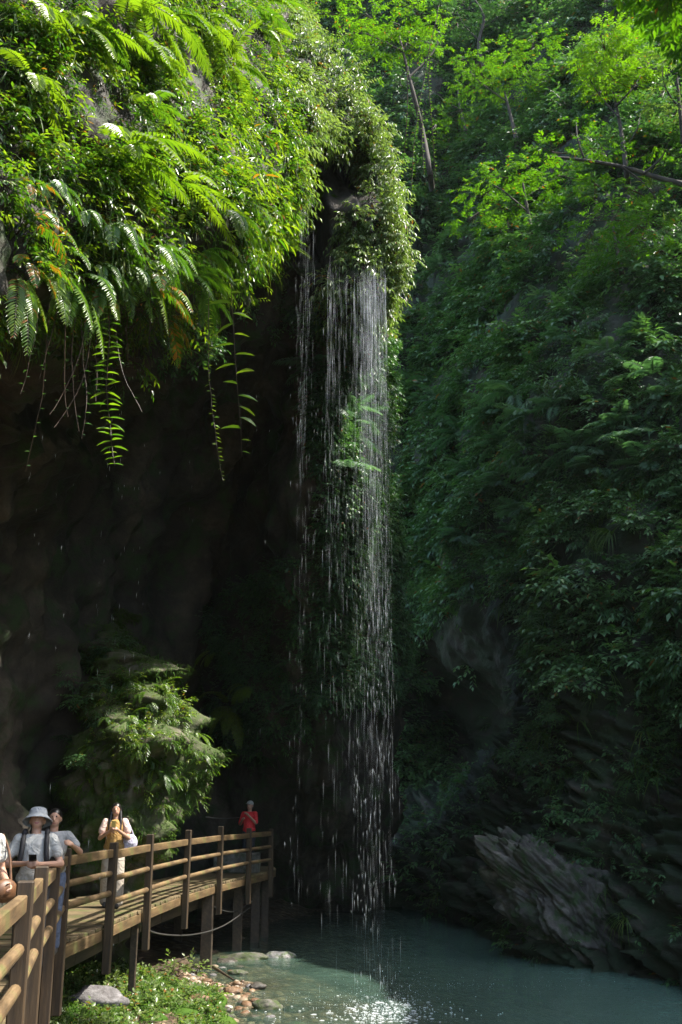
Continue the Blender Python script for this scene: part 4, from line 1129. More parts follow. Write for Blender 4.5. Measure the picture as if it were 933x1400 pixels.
SR_ = [proto('cliff_shrub', shrub_geo(320 + k, R_=.65, n=32, ll=.20, lw=.085, nl=8, L=.6, hang=.2, t0=.6, up=.45, flat=.6), M['leaf_dark']) for k in range(4)] + \
      [proto('cliff_shrub', shrub_geo(330 + k, R_=.65, n=28, ll=.15, lw=.08, nl=10, L=.65, hang=.1, t0=.62, up=.4, flat=.4), M['leaf_dark']) for k in range(3)] + \
      [proto('cliff_shrub', shrub_geo(340 + k, R_=.5, n=20, ll=.22, lw=.05, nl=8, L=.5, hang=.6, t0=.45, up=.2), M['leaf_dark']) for k in range(2)]
def zone(x, y):
    if y < 300: return ('dark shrub rooted on the cliff beneath the sunlit trees', 'shrubs beneath the sunlit trees')
    if x < 640 and y < 820: return ('dark shrub on the cliff just behind the waterfall mist', 'shrubs behind the waterfall mist')
    if y < 620: return ('dark shrub between the tree ferns on the shaded slope', 'shrubs between the tree ferns')
    if y < 830: return ('leafy dark shrub on the slope above the dark hollow', 'shrubs above the dark hollow')
    if y < 980: return ('leafy shrub overhanging the bare rock beside the hollow', 'shrubs beside the hollow')
    return ('small shrub sprouting from the tilted rock beds over the pool', 'shrubs on the tilted rock beds')
hol = [(600, 860), (640, 825), (690, 820), (725, 870), (725, 960), (690, 1050), (620, 1060), (595, 960)]
for i in range(200):
    x, y = rg.uniform(545, 960), rg.uniform(-20, 1180)
    if y > 990 and rg.random() < .6: continue
    if y > 990 and x < 690 and rg.random() < .6: continue
    if in_poly(np.array([x]), np.array([y]), hol)[0]: continue
    a = at(x, y, 'R', .15)
    if a is None: continue
    lb, gp = zone(x, y)
    s = rg.uniform(.75, 1.5) * (a[2] / 27) ** .6 * (.55 if y > 960 else 1)
    put('shrub', SR_[int(rg.integers(0, 9))], a[0], out_yaw(a[1], .5), s, lb, 'shrub', gp)
GR_ = [proto('grass_tuft', grass_geo(360 + k, n=70, L=1.0, w=.013, droop=2.4, up=.5, t0=.5), M['grass']) for k in range(3)]
for i, (x, y) in enumerate([(655, 800), (602, 722), (915, 885), (905, 935), (770, 838), (560, 768), (572, 690), (620, 590), (650, 540), (690, 830), (735, 990), (745, 1010), (930, 900), (555, 620), (840, 730), (595, 430)]):
    a = at(x, y, 'R', .1)
    if a is None: continue
    lb = 'tuft of long grass hanging on the slope behind the waterfall' if x < 630 else 'tuft of long drooping grass on the slope away from the waterfall'
    put('grass_tuft', GR_[i % 3], a[0], out_yaw(a[1], .4), rg.uniform(.7, 1.15), lb, 'grass tuft', 'grass tufts behind the waterfall' if x < 630 else 'grass tufts away from the waterfall')
# branches reaching out through the fall, low on the back wall
FL_ = [proto('drooping_branch', shrub_geo(380 + k, R_=.5, n=12, ll=.17, lw=.06, nl=12, L=.9, hang=.1, t0=.55, up=0, flat=.3, droop=.25), M['fern_dark']) for k in range(2)]
for i, (x, y) in enumerate([(500, 905), (515, 930), (510, 955), (470, 920), (450, 890), (480, 870), (505, 790), (430, 950), (490, 840)]):
    a = at(x, y, 'LR', .1)
    put('cliff_shrub', FL_[i % 2], a[0], out_yaw(a[1], .3) - .5, rg.uniform(.8, 1.2), 'flat-branched shrub reaching out behind the falling water', 'shrub', 'flat-branched shrubs behind the falls')
for i, (x, y) in enumerate([(470, 575), (478, 600), (455, 560), (448, 500), (470, 640)]):
    a = at(x, y, 'L', .1)
    put('fern', FD_[i % 5], a[0], out_yaw(a[1], .2) - .6, .9, 'pale fern frond plant reaching through the upper curtain of water', 'fern', 'ferns inside the upper curtain')
for i, (x, y, s, lb) in enumerate([(318, 960, .9, 'bright green drooping fern hanging in the dark cave'), (345, 935, .6, 'smaller fern above the drooping one in the dark cave'), (300, 880, .6, 'dim fern high on the dark cave wall')]):
    a = at(x, y, 'L', .3)
    put('fern', proto('cave_fern', lacy_geo(400 + i, nf=5, L=1.5, pl=.28, up=.5, spread=.5, t0=.85, droop=2.4), M['fern']), a[0], out_yaw(a[1], .2), s, lb, 'fern')

# --- plants on the sunlit outcrop
def hitP(px, py):
    d = Vector(ray(px, py)).normalized(); h = bvhP.ray_cast(Vector(EYEP), d)
    return None if h[0] is None else (np.array(h[0]), np.array(h[1]) * (1 if Vector(h[1]).dot(d) < 0 else -1), h[3])
OS_ = [proto('outcrop_shrub', shrub_geo(420 + k, R_=.3, n=14, ll=.095, lw=.028, nl=10, L=.34, hang=.45, t0=.55, droop=1.0, T=LEAF_S), M['leaf_bright']) for k in range(4)]
OF_ = [proto('outcrop_fern', fern_geo(430 + k, nf=6, L=.5, n=20, pl=.085, pw=.016, droop=1.6, up=.4, t0=.55, T=LEAF_S), M['fern']) for k in range(3)]
n_ = 0
for i in range(170):
    x, y = rg.uniform(105, 290), rg.uniform(895, 1150)
    # leafy crown at the top and down the right flank
    w_ = in_poly(np.array([x]), np.array([y]), [(150, 915), (215, 925), (245, 960), (285, 1010), (285, 1060), (262, 1065), (240, 1010), (215, 1060), (190, 1040), (160, 1100), (140, 1030), (150, 980)])[0]
    if not w_ and rg.random() < .85: continue
    h = hitP(x, y)
    if h is None: continue
    top = y < 1000
    if rg.random() < .55: put('shrub', OS_[n_ % 4], h[0], out_yaw(h[1], .4), rg.uniform(.5, 1.0), 'sunlit drooping shrub on the upper part of the rock outcrop' if top else 'small drooping shrub on the lower face of the rock outcrop', 'shrub', 'shrubs on the upper outcrop' if top else 'shrubs on the lower outcrop')
    else: put('fern', OF_[n_ % 3], h[0], out_yaw(h[1], .4), rg.uniform(.5, 1.0), 'small sunlit fern on the upper part of the rock outcrop' if top else 'small fern on the lower face of the rock outcrop', 'fern', 'ferns on the upper outcrop' if top else 'ferns on the lower outcrop')
    n_ += 1
p, nn, ix = sample_surface(PV, PF, 9000, np.random.default_rng(44))
patch = fnoise(p, 1.1, 3, 14.0)
k = (patch > -.12) & (p[:, 2] > .4) & (rng.random(len(p)) < .6)
tmo = temps(grass_geo, 4, n=9, L=.13, w=.006, droop=1.8, up=.2, t0=.6)
o = bulk('moss_cover', tmo + temps(shrub_geo, 3, R_=.08, n=3, ll=.05, lw=.02, nl=6, L=.12, t0=.55, stem=.002), p[k], yaw_frames(nn[k], rg), rg.uniform(.6, 1.4, k.sum()), M['moss'], rg)
tag(o, 'moss and tiny creepers coating the sunlit rock outcrop', kind='stuff')

# dim plants that tie the outcrop to the cave wall behind it
for i, (x, y) in enumerate([(120, 905), (135, 940), (108, 960), (150, 890), (98, 1010), (118, 1040), (165, 875), (90, 930), (140, 985)]):
    h = hitP(x, y)
    a = (h[0], h[1]) if h is not None else at(x, y, 'L', .05)[:2]
    put('shrub', SR_[i % 9], a[0], out_yaw(a[1], .4), rg.uniform(.35, .6), 'dim shrub between the rock outcrop and the cave wall', 'shrub', 'dim shrubs between outcrop and cave wall')
# --- mossy bank
rg = np.random.default_rng(51)
n = 26000
bx2 = rg.uniform(-5.2, -.9, n); by2 = rg.uniform(12.5, 23, n)
shore = np.array([bank_x(v) for v in by2]); d_ = shore - bx2
pt = np.stack([bx2, by2, np.zeros(n)], 1)
pat = fnoise(pt, .9, 3, 77.0)
k = (d_ > .1 + .25 * pat) & (rg.random(n) < np.clip(.5 + pat * 1.2, .05, 1)) & (by2 < 20.5 + pat)
pt = pt[k]; pt[:, 2] = [ground_z(a, b2) - .01 for a, b2 in pt[:, :2]]
# cushions of moss
cush = Geo()
for q in pt[::12]:
    r = rg.uniform(.06, .2)
    bm = bmesh.new(); bmesh.ops.create_icosphere(bm, subdivisions=2, radius=1.0)
    V = np.array([v.co[:] for v in bm.verts]); F = np.array([[v.index for v in f.verts] for f in bm.faces]); bm.free()
    V = V * (1 + .18 * rg.normal(size=(len(V), 1)) * .6) * np.array([r * 1.3, r * 1.2, r * .6])
    cush.add(V + q, F, float(np.clip(.5 + rg.normal(0, .2), 0, 1)))
o = link('moss_cover', cush.mesh('moss_cover', True), M['moss']); tag(o, 'soft moss cushions on the bank below the railing', kind='stuff')
nz_ = np.tile([0, -.5, .8], (len(pt), 1))
tm2 = temps(grass_geo, 4, n=9, L=.07, w=.005, droop=1.4, up=.9, t0=.6, spread=2.5)
o = bulk('moss_cover', tm2, pt + np.array([0, 0, .04]), yaw_frames(rg.normal(size=(len(pt), 3)), rg), rg.uniform(.6, 1.5, len(pt)), M['moss'], rg); tag(o, 'short bright moss and grass on the bank below the railing', kind='stuff')
tb = temps(shrub_geo, 5, R_=.07, n=4, ll=.07, lw=.045, nl=5, L=.13, t0=.65, stem=.003, up=.8, hang=.05, spread=3)
sel = rg.random(len(pt)) < .2
o = bulk('ground_cover', tb, pt[sel] + np.array([0, 0, .05]), yaw_frames(rg.normal(size=(sel.sum(), 3)), rg), rg.uniform(.6, 1.4, sel.sum()), M['leaf_pale'], rg); tag(o, 'small round-leaved herbs spreading over the mossy bank', kind='stuff')
# gravel between moss and water
n = 5200
gx_ = rg.uniform(-3.4, -.6, n); gy_ = rg.uniform(13.5, 22.5, n); dd = gx_ - np.array([bank_x(v) for v in gy_])
k = (dd > -.75) & (dd < .9) & (rg.random(n) < np.clip(1.1 - np.abs(dd), .1, 1)); gx_, gy_ = gx_[k], gy_[k]
gp = np.stack([gx_, gy_, [ground_z(a, b2) for a, b2 in zip(gx_, gy_)]], 1)
tr_ = []
for sd_ in range(5):
    me_ = rock_mesh(70 + sd_, (1, .8, .55), 2, .2); V = np.array([v.co[:] for v in me_.vertices]); F = np.array([list(f.vertices) for f in me_.polygons]); tr_.append((V, F, np.full(len(V), .5))); bpy.data.meshes.remove(me_)
m, nt, b, out = new_mat('shore_gravel'); at_ = N(nt, 'ShaderNodeAttribute', attribute_name='tint')
cr = ramp(nt, [(0, (.05, .04, .03)), (.35, (.17, .10, .05)), (.6, (.26, .19, .12)), (1, (.38, .34, .28))], at_.outputs['Fac']); nt.links.new(cr.outputs[0], b.inputs['Base Color']); b.inputs['Roughness'].default_value = .5
fr_ = yaw_frames(rg.normal(size=(len(gp), 3)), rg, .2)
o = bulk('gravel', tr_, gp, fr_, rg.lognormal(-3.5, .5, len(gp)), m, rg, .25); o.data.polygons.foreach_set('use_smooth', np.ones(len(o.data.polygons), dtype=bool)); tag(o, 'small wet gravel along the edge of the pool', kind='stuff')
BH_ = [proto('herb', shrub_geo(440 + k, R_=.22, n=16, ll=.10, lw=.06, nl=6, L=.3, t0=.7, up=1.0, hang=.1, spread=2.5, stem=.004), M['leaf_pale']) for k in range(3)]
for i, (x, y, z, lb) in enumerate([(158, 1338, -1.3, 'white-glinting leafy herb on the bank beside the thin pile'), (180, 1340, -1.3, 'low leafy herb at the foot of the thin pile'), (140, 1350, -1.25, 'leafy herb just behind the flat-topped grey boulder'), (75, 1378, -1.15, 'leafy herb at the foot of the railing post'), (235, 1318, -1.45, 'bright leafy herb at the top of the mossy bank'), (262, 1308, -1.5, 'small herb beside the shoreline under the boardwalk'), (105, 1395, -1.1, 'leafy herb in front of the grey boulder'), (200, 1390, -1.2, 'leafy herb in the middle of the moss')]):
    q = Pz(x, y + 14, z); put('herb', BH_[i % 3], (q[0], q[1], ground_z(q[0], q[1])), rg.uniform(0, 6), rg.uniform(.8, 1.2), lb, 'herb')

# ---------------------------------------------------------------- trees on the facing cliff
m, nt, b, out = new_mat('dark_bark'); b.inputs['Roughness'].default_value = .85
nz2 = N(nt, 'ShaderNodeTexNoise', i_Scale=9.0, i_Detail=6.0); cr = ramp(nt, [(.3, (.022, .017, .013)), (.7, (.075, .06, .045))], nz2.outputs['Fac']); nt.links.new(cr.outputs[0], b.inputs['Base Color']); M['bark'] = m
def tree(spec, label, seed, which='R', off=1.2, Y=None, leaf='leaf_tree', ll=.17, lw=.06, dens=1.0, t0=.6):
    """spec: trunk polyline in picture directions and leaf plates; all placed at the tree's own distance"""
    rg = np.random.default_rng(seed)
    tp, limbs, plates = spec
    if Y is None:
        h = hit(*tp[0], which); Y = h[0][1] - off
    base = P(*tp[0], Y); sc_ = np.linalg.norm(base - EYEP) / 1400
    root = empty('tree', base); tag(root, label, 'tree')
    def W(x, y, dy=0.0): return P(x, y, Y + dy) - base
    g = Geo()
    pts = np.array([W(x, y, rg.normal(0, .15)) for x, y in tp]); hb_ = hit(*tp[0], which)
    if hb_ is not None: pts = np.vstack([[hb_[0] + norm(hb_[0] - EYEP) * .3 - base + np.array([0, 0, -.4])], pts])
    tube(g, catmull(pts, 14)[0], .10 * sc_ / .022, .035, -1, 8)
    for lm in limbs:
        q = np.array([W(x, y, rg.normal(0, .3) if i else 0) for i, (x, y) in enumerate(lm)])
        tube(g, catmull(q, 8)[0], .045, .012, -1, 5)
    link('trunk', g.mesh('trunk', True), M['bark'], root)
    g = Geo()
    for (x, y, rx, ry) in plates:
        c = W(x, y, rg.normal(0, .5)); rw, rh = rx * sc_, ry * sc_
        nspr = int(dens * 26 * max(rw * rw * 1.3, .25))
        for _ in range(nspr):
            u = rg.normal(size=3); u /= np.linalg.norm(u); rr = rg.random() ** .4
            q = c + u * rr * np.array([rw, rw * .9, rh])
            d = np.array([u[0], u[1], .15 + .2 * rg.normal()])
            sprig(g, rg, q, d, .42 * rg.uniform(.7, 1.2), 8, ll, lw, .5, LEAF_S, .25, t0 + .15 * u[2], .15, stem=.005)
        for _ in range(4):
            q = c + rg.normal(0, .4, 3) * np.array([rw, rw, rh]); tube(g, catmull(np.array([c * .8 + W(*tp[-1]) * .2, (c + q) / 2 + np.array([0, 0, -.1]), q]), 5)[0], .02, .006, -1, 4)
    link('crown', g.mesh('crown'), M[leaf], root)
    return root
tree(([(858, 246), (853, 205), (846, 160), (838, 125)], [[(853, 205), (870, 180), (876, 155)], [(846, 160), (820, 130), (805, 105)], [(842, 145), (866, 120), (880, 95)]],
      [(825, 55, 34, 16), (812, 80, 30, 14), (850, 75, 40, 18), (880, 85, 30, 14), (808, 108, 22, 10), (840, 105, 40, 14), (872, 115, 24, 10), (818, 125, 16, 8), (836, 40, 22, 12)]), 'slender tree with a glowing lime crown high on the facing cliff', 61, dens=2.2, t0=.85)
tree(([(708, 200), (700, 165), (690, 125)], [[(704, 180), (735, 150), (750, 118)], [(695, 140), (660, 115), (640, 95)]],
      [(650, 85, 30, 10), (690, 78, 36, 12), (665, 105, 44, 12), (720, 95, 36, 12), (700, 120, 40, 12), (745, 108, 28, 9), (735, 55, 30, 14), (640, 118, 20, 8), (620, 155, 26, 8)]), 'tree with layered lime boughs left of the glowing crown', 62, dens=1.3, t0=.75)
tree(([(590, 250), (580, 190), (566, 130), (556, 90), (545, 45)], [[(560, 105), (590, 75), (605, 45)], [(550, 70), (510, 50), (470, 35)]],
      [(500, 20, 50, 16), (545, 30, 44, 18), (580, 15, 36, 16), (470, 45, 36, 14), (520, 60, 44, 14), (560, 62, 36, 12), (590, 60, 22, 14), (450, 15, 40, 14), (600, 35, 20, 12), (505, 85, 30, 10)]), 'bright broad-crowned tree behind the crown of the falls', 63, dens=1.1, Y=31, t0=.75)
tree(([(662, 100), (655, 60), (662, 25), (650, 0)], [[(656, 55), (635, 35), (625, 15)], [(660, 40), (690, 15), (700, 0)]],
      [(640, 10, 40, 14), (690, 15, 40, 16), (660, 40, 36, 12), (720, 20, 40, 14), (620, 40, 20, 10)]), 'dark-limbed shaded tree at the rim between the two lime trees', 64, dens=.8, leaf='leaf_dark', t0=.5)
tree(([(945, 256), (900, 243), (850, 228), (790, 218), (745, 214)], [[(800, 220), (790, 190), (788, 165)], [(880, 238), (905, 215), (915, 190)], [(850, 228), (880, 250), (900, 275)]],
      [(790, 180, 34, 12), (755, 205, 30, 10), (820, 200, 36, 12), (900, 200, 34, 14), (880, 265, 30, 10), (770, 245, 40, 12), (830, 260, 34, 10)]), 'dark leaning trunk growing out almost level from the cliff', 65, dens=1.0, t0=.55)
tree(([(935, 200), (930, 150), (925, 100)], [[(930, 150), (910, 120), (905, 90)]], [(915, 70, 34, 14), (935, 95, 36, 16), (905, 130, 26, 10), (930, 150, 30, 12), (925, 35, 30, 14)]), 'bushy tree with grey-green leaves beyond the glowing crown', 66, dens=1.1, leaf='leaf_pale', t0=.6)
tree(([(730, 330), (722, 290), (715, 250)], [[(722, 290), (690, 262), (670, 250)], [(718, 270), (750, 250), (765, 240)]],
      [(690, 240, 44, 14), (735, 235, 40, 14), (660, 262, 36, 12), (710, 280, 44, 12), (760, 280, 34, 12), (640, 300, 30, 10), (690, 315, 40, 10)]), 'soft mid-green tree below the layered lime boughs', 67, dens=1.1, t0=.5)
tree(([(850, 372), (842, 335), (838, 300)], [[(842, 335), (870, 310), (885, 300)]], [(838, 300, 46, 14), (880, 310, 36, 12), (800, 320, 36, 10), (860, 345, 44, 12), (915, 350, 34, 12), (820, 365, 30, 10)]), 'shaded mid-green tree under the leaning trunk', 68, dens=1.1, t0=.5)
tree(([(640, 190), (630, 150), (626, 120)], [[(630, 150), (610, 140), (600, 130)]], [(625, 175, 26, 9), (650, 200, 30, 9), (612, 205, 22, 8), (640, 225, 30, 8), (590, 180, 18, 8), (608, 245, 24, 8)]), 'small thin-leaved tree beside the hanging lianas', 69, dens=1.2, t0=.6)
# a big unseen tree added beside the viewpoint so its boughs shade the visitors
rg = np.random.default_rng(71)
root = empty('tree', (9.6, 12.6, 6)); tag(root, 'tall leaning tree added out of view to shade the visitors at the railing', 'tree')
g = Geo(); tube(g, catmull(np.array([[1.5, 0, -2], [0, 0, 0], [-1.6, .2, 4], [-3.2, .4, 8.0]]), 14)[0], .24, .09, -1, 8)
for q in ([-5.0, .8, 8.8], [-3.8, -1.6, 8.8], [-3.0, 1.8, 8.6], [-5.4, -.8, 9.6]): tube(g, catmull(np.array([[-2.6, .3, 6.6], [(-2.6 + q[0]) / 2, q[1] / 2 + .2, 7.9], q]), 8)[0], .07, .02, -1, 5)
link('trunk', g.mesh('trunk', True), M['bark'], root)
g = Geo()
for c, r in (((-4.2, .2, 9.0), 1.5), ((-3.4, -1.3, 9.2), 1.2), ((-3.2, 1.6, 9.2), 1.2), ((-4.8, -.9, 10.2), 1.2)):
    for _ in range(190):
        u = rg.normal(size=3); u /= np.linalg.norm(u); q = np.array(c) + u * r * rg.random() ** .4 * np.array([1, 1, .6])
        sprig(g, rg, q, np.array([u[0], u[1], .1]), .5, 9, .2, .08, .5, LEAF_S, .3, .6, .15)
link('crown', g.mesh('crown'), M['leaf_tree'], root)
# a large tree high on the facing cliff, beyond the view: added to keep the sun off the rock behind the falls
rg = np.random.default_rng(73)
root = empty('tree', (16.0, 27.2, 22.5)); tag(root, 'large dense tree added beyond the view to shade the rock behind the falls', 'tree')
g = Geo(); tube(g, catmull(np.array([[1.5, .4, -1.5], [0, 0, 0], [-1.2, -.3, 2.2], [-2.2, -.6, 4.6]]), 12)[0], .22, .08, -1, 8)
for q in ([-4.6, -.6, 3.2], [-2.6, -2.8, 5.2], [-2.8, 1.8, 5.0], [-1.0, -.5, 6.6]): tube(g, catmull(np.array([[-1.4, -.3, 2.6], [(-1.4 + q[0]) / 2, q[1] / 2, 3.6], q]), 8)[0], .07, .02, -1, 5)
link('trunk', g.mesh('trunk', True), M['bark'], root)
g = Geo()
for c, r in (((-2.4, -.7, 4.6), 2.3), ((-4.2, -.6, 3.2), 1.7), ((-2.6, -2.6, 5.0), 1.7), ((-2.8, 1.6, 4.8), 1.7), ((-1.0, -.5, 6.2), 1.8)):
    for _ in range(230):
        u = rg.normal(size=3); u /= np.linalg.norm(u); q = np.array(c) + u * r * rg.random() ** .4 * np.array([1, 1, .8])
        sprig(g, rg, q, np.array([u[0], u[1], .1]), .6, 9, .3, .13, .5, LEAF_S, .3, .6, .15)
link('crown', g.mesh('crown'), M['leaf_tree'], root)
# ---------------------------------------------------------------- people
def plain(name, c, rough=.8, var=.12, sc_=30):
    m, nt, b, out = new_mat(name)
    nz = N(nt, 'ShaderNodeTexNoise', i_Scale=float(sc_), i_Detail=4.0); tc = N(nt, 'ShaderNodeTexCoord'); nt.links.new(tc.outputs['Object'], nz.inputs['Vector'])
    cr = ramp(nt, [(.3, tuple(x * (1 - var * 2) for x in c)), (.7, tuple(min(1, x * (1 + var)) for x in c))], nz.outputs['Fac'])
    nt.links.new(cr.outputs[0], b.inputs['Base Color']); b.inputs['Roughness'].default_value = rough
    if rough > .7:
        n2 = N(nt, 'ShaderNodeTexNoise', i_Scale=9.0, i_Detail=3.0, i_Distortion=1.2); nt.links.new(tc.outputs['Object'], n2.inputs['Vector'])
        bp = N(nt, 'ShaderNodeBump'); bp.inputs['Distance'].default_value = .05; bp.inputs['Strength'].default_value = .7; nt.links.new(n2.outputs['Fac'], bp.inputs['Height']); nt.links.new(bp.outputs[0], b.inputs['Normal'])
    return m
M['skin'] = plain('skin', (.42, .24, .16), .5, .05, 12); M['lip'] = plain('lips', (.30, .10, .08), .45, .05); M['eye'] = plain('dark_eye', (.015, .012, .01), .25, .0)
M['hair'] = plain('black_hair', (.012, .010, .009), .35, .3, 60)
M['white_cloth'] = plain('white_cotton', (.42, .42, .39), .85, .05); M['grey_cloth'] = plain('pale_grey_cotton', (.36, .36, .345), .85, .05)
M['hat_cloth'] = plain('grey_hat_cloth', (.29, .31, .32), .9, .06); M['dark_cloth'] = plain('dark_trouser_cloth', (.03, .032, .038), .85, .2)
M['black_fab'] = plain('black_strap', (.014, .014, .016), .7, .2); M['purple'] = plain('plum_cloth', (.085, .028, .075), .85, .15)
M['yellow'] = plain('mustard_knit', (.34, .20, .06), .9, .12); M['pink'] = plain('pale_pink_cloth', (.62, .45, .38), .85, .06); M['cream'] = plain('cream_cloth', (.36, .31, .25), .85, .06)
M['red'] = plain('red_cloth', (.72, .03, .035), .75, .1); M['brown_bag'] = plain('brown_leather', (.13, .06, .025), .5, .2); M['phone'] = plain('phone_glass', (.012, .012, .014), .15, .0); M['phone_y'] = plain('yellow_phone_case', (.55, .40, .12), .4, .05)
M['floral'] = plain('white_violet_print', (.55, .52, .62), .8, .35, 18); M['shoe'] = plain('dark_shoe', (.05, .045, .04), .6, .1); M['blue'] = plain('blue_jean', (.10, .13, .2), .85, .15)

def capsule(bm, p, q, r0, r1, seg=10):
    p, q = Vector(p), Vector(q); d = q - p
    rot = d.to_track_quat('Z', 'Y').to_matrix().to_4x4() if d.length > 1e-5 else Matrix.Identity(4)
    r = bmesh.ops.create_cone(bm, cap_ends=True, segments=seg, radius1=r0, radius2=r1, depth=max(d.length, 1e-4))
    bmesh.ops.transform(bm, matrix=Matrix.Translation((p + q) / 2) @ rot, verts=r['verts'])
    for c, rr in ((p, r0), (q, r1)):
        s_ = bmesh.ops.create_icosphere(bm, subdivisions=2, radius=rr); bmesh.ops.translate(bm, vec=c, verts=s_['verts'])
def ell(bm, c, s, rot=None):
    r = bmesh.ops.create_icosphere(bm, subdivisions=3, radius=1.0)
    bmesh.ops.transform(bm, matrix=Matrix.Translation(c) @ (rot or Matrix.Identity(4)) @ Matrix.Diagonal((*s, 1)), verts=r['verts'])
def fused(bm, name, vox, smooth=4, cut=None):
    """one continuous surface from overlapping volumes"""
    me = bm_mesh(bm, name); o = bpy.data.objects.new(name, me); col.objects.link(o)
    md = o.modifiers.new('r', 'REMESH'); md.mode = 'VOXEL'; md.voxel_size = vox; md.use_smooth_shade = True
    ms = o.modifiers.new('s', 'SMOOTH'); ms.factor = .5; ms.iterations = smooth
    dg = bpy.context.evaluated_depsgraph_get(); ev = o.evaluated_get(dg)
    m2 = bpy.data.meshes.new_from_object(ev, depsgraph=dg); m2.name = name
    bpy.data.objects.remove(o); bpy.data.meshes.remove(me)
    m2.materials.clear()
    m2.polygons.foreach_set('use_smooth', np.ones(len(m2.polygons), dtype=bool))
    return m2

def person(loc, yaw, h, label, elbowL, wristL, elbowR, wristR, shirt, trousers, nod=0.0, female=False, sleeve=.6, kneeL=None, ankL=None, ankR=None, wide=False, vox=.010, shoe='shoe', shirt_low=.86, turn=0.0):
    """front is -Y before turning; L is the person's own left (+X when facing the viewer)"""
    k = h / 1.6; root = empty('person', loc, yaw); tag(root, label, 'person')
    S = lambda *v: Vector(v) * k
    sw = .155 if female else .175
    sh = {1: S(sw, 0, 1.315), -1: S(-sw, 0, 1.315)}; hip = {1: S(.085, 0, .84), -1: S(-.085, 0, .84)}
    el_ = {1: S(*elbowL), -1: S(*elbowR)}; wr = {1: S(*wristL), -1: S(*wristR)}
    an = {1: S(*(ankL or (.10, .0, .07))), -1: S(*(ankR or (-.10, .02, .07)))}
    kn = {s: (hip[s] + an[s]) / 2 + S(0, -.03, .01) for s in (1, -1)}
    hr = Matrix.Rotation(turn, 4, 'Z') @ Matrix.Rotation(-nod, 4, 'X'); hc0 = S(0, .0, 1.36)
    H = lambda x, y, z: hc0 + (hr @ S(x, y, z))           # head-local, origin at the neck
    bm = bmesh.new()
    capsule(bm, S(0, .005, 1.28), H(0, .0, .10), .052 * k, .05 * k)
    ell(bm, H(0, .005, .155), (.073 * k, .092 * k, .095 * k), hr); ell(bm, H(0, -.03, .095), (.055 * k, .058 * k, .06 * k), hr)
    capsule(bm, H(0, -.088, .145), H(0, -.103, .115), .009 * k, .014 * k, 8)
    for s in (1, -1): ell(bm, H(.074 * s, .012, .13), (.010 * k, .020 * k, .03 * k), hr)
    ell(bm, S(0, .0, 1.18), (.15 * k, .095 * k, .17 * k)); ell(bm, S(0, 0, .93), (.145 * k, .10 * k, .13 * k)); capsule(bm, S(0, 0, 1.18), S(0, 0, .92), .115 * k, .12 * k)
    for s in (1, -1):
        capsule(bm, S(0, 0, 1.285), sh[s] - S(.02 * s, 0, .012), .05 * k, .044 * k); capsule(bm, sh[s] - S(.02 * s, 0, .012), el_[s], .043 * k, .036 * k); capsule(bm, el_[s], wr[s], .037 * k, .025 * k)
        capsule(bm, hip[s], kn[s], .082 * k, .052 * k); capsule(bm, kn[s], an[s], .052 * k, .036 * k); capsule(bm, an[s] + S(0, .02, -.03), an[s] + S(0, -.13, -.045), .036 * k, .028 * k)
        # hand: palm, four curled fingers and a thumb
        d = (wr[s] - el_[s]).normalized(); inn = Vector((-s, 0, 0)); inn = (inn - d * inn.dot(d)).normalized(); nrm_ = d.cross(inn)
        pc = wr[s] + d * .05 * k
        capsule(bm, wr[s], pc, .026 * k, .033 * k)
        for f, (o_, L_) in enumerate(((-.027, .065), (-.009, .075), (.009, .07), (.026, .055))):
            b0 = pc + d * .025 * k + nrm_ * o_ * k; b1 = b0 + (d * .8 + inn * .35).normalized() * L_ * .55 * k; b2 = b1 + (d * .3 + inn * .95).normalized() * L_ * .5 * k
            capsule(bm, b0, b1, .0095 * k, .009 * k, 6); capsule(bm, b1, b2, .009 * k, .0075 * k, 6)
        t0_ = wr[s] + d * .03 * k + nrm_ * -.025 * k; t1_ = t0_ + (d * .6 + inn * .5 - nrm_ * .5).normalized() * .045 * k
        capsule(bm, t0_, t1_, .012 * k, .0105 * k, 6); capsule(bm, t1_, t1_ + (d * .6 + inn * .8).normalized() * .03 * k, .0105 * k, .009 * k, 6)
    me = fused(bm, 'body', vox, 3)
    for n_ in ('skin', 'eye', 'lip'): me.materials.append(M[n_])
    eyes = [H(.030 * s, -.088, .158) for s in (1, -1)]; brow = [H(.032 * s, -.09, .185) for s in (1, -1)]; mouth = H(0, -.088, .078)
    for f in me.polygons:
        c = f.center
        if min((c - e).length for e in eyes) < .013 * k or min(Vector(((c - e).x * .5, (c - e).y, (c - e).z * 1.8)).length for e in brow) < .011 * k: f.material_index = 1
        elif Vector(((c - mouth).x * .5, (c - mouth).y, (c - mouth).z * 1.6)).length < .014 * k: f.material_index = 2
    link('body', me, [], root)
    # shirt
    bm = bmesh.new()
    ell(bm, S(0, 0, 1.18), (.172 * k, .118 * k, .185 * k)); capsule(bm, S(0, 0, 1.2), S(0, .0, shirt_low + .1), .135 * k, .15 * k, 14); ell(bm, S(0, 0, shirt_low + .07), (.172 * k, .128 * k, .10 * k))
    for s in (1, -1):
        capsule(bm, S(.02 * s, 0, 1.285), sh[s] - S(.012 * s, 0, .008), .068 * k, .058 * k); e2 = sh[s].lerp(el_[s], sleeve); capsule(bm, sh[s] - S(.01 * s, 0, .008), e2, .058 * k, .056 * k)
    link('shirt', fused(bm, 'shirt', vox * 1.1, 3), M[shirt], root)
    bm = bmesh.new()
    ell(bm, S(0, 0, .92), (.155 * k, .112 * k, .10 * k))
    for s in (1, -1):
        r1 = .105 if wide else .066
        capsule(bm, hip[s], kn[s], .098 * k, (.10 if wide else .07) * k); capsule(bm, kn[s], an[s] + S(0, 0, .03), (.10 if wide else .07) * k, r1 * k * .9)
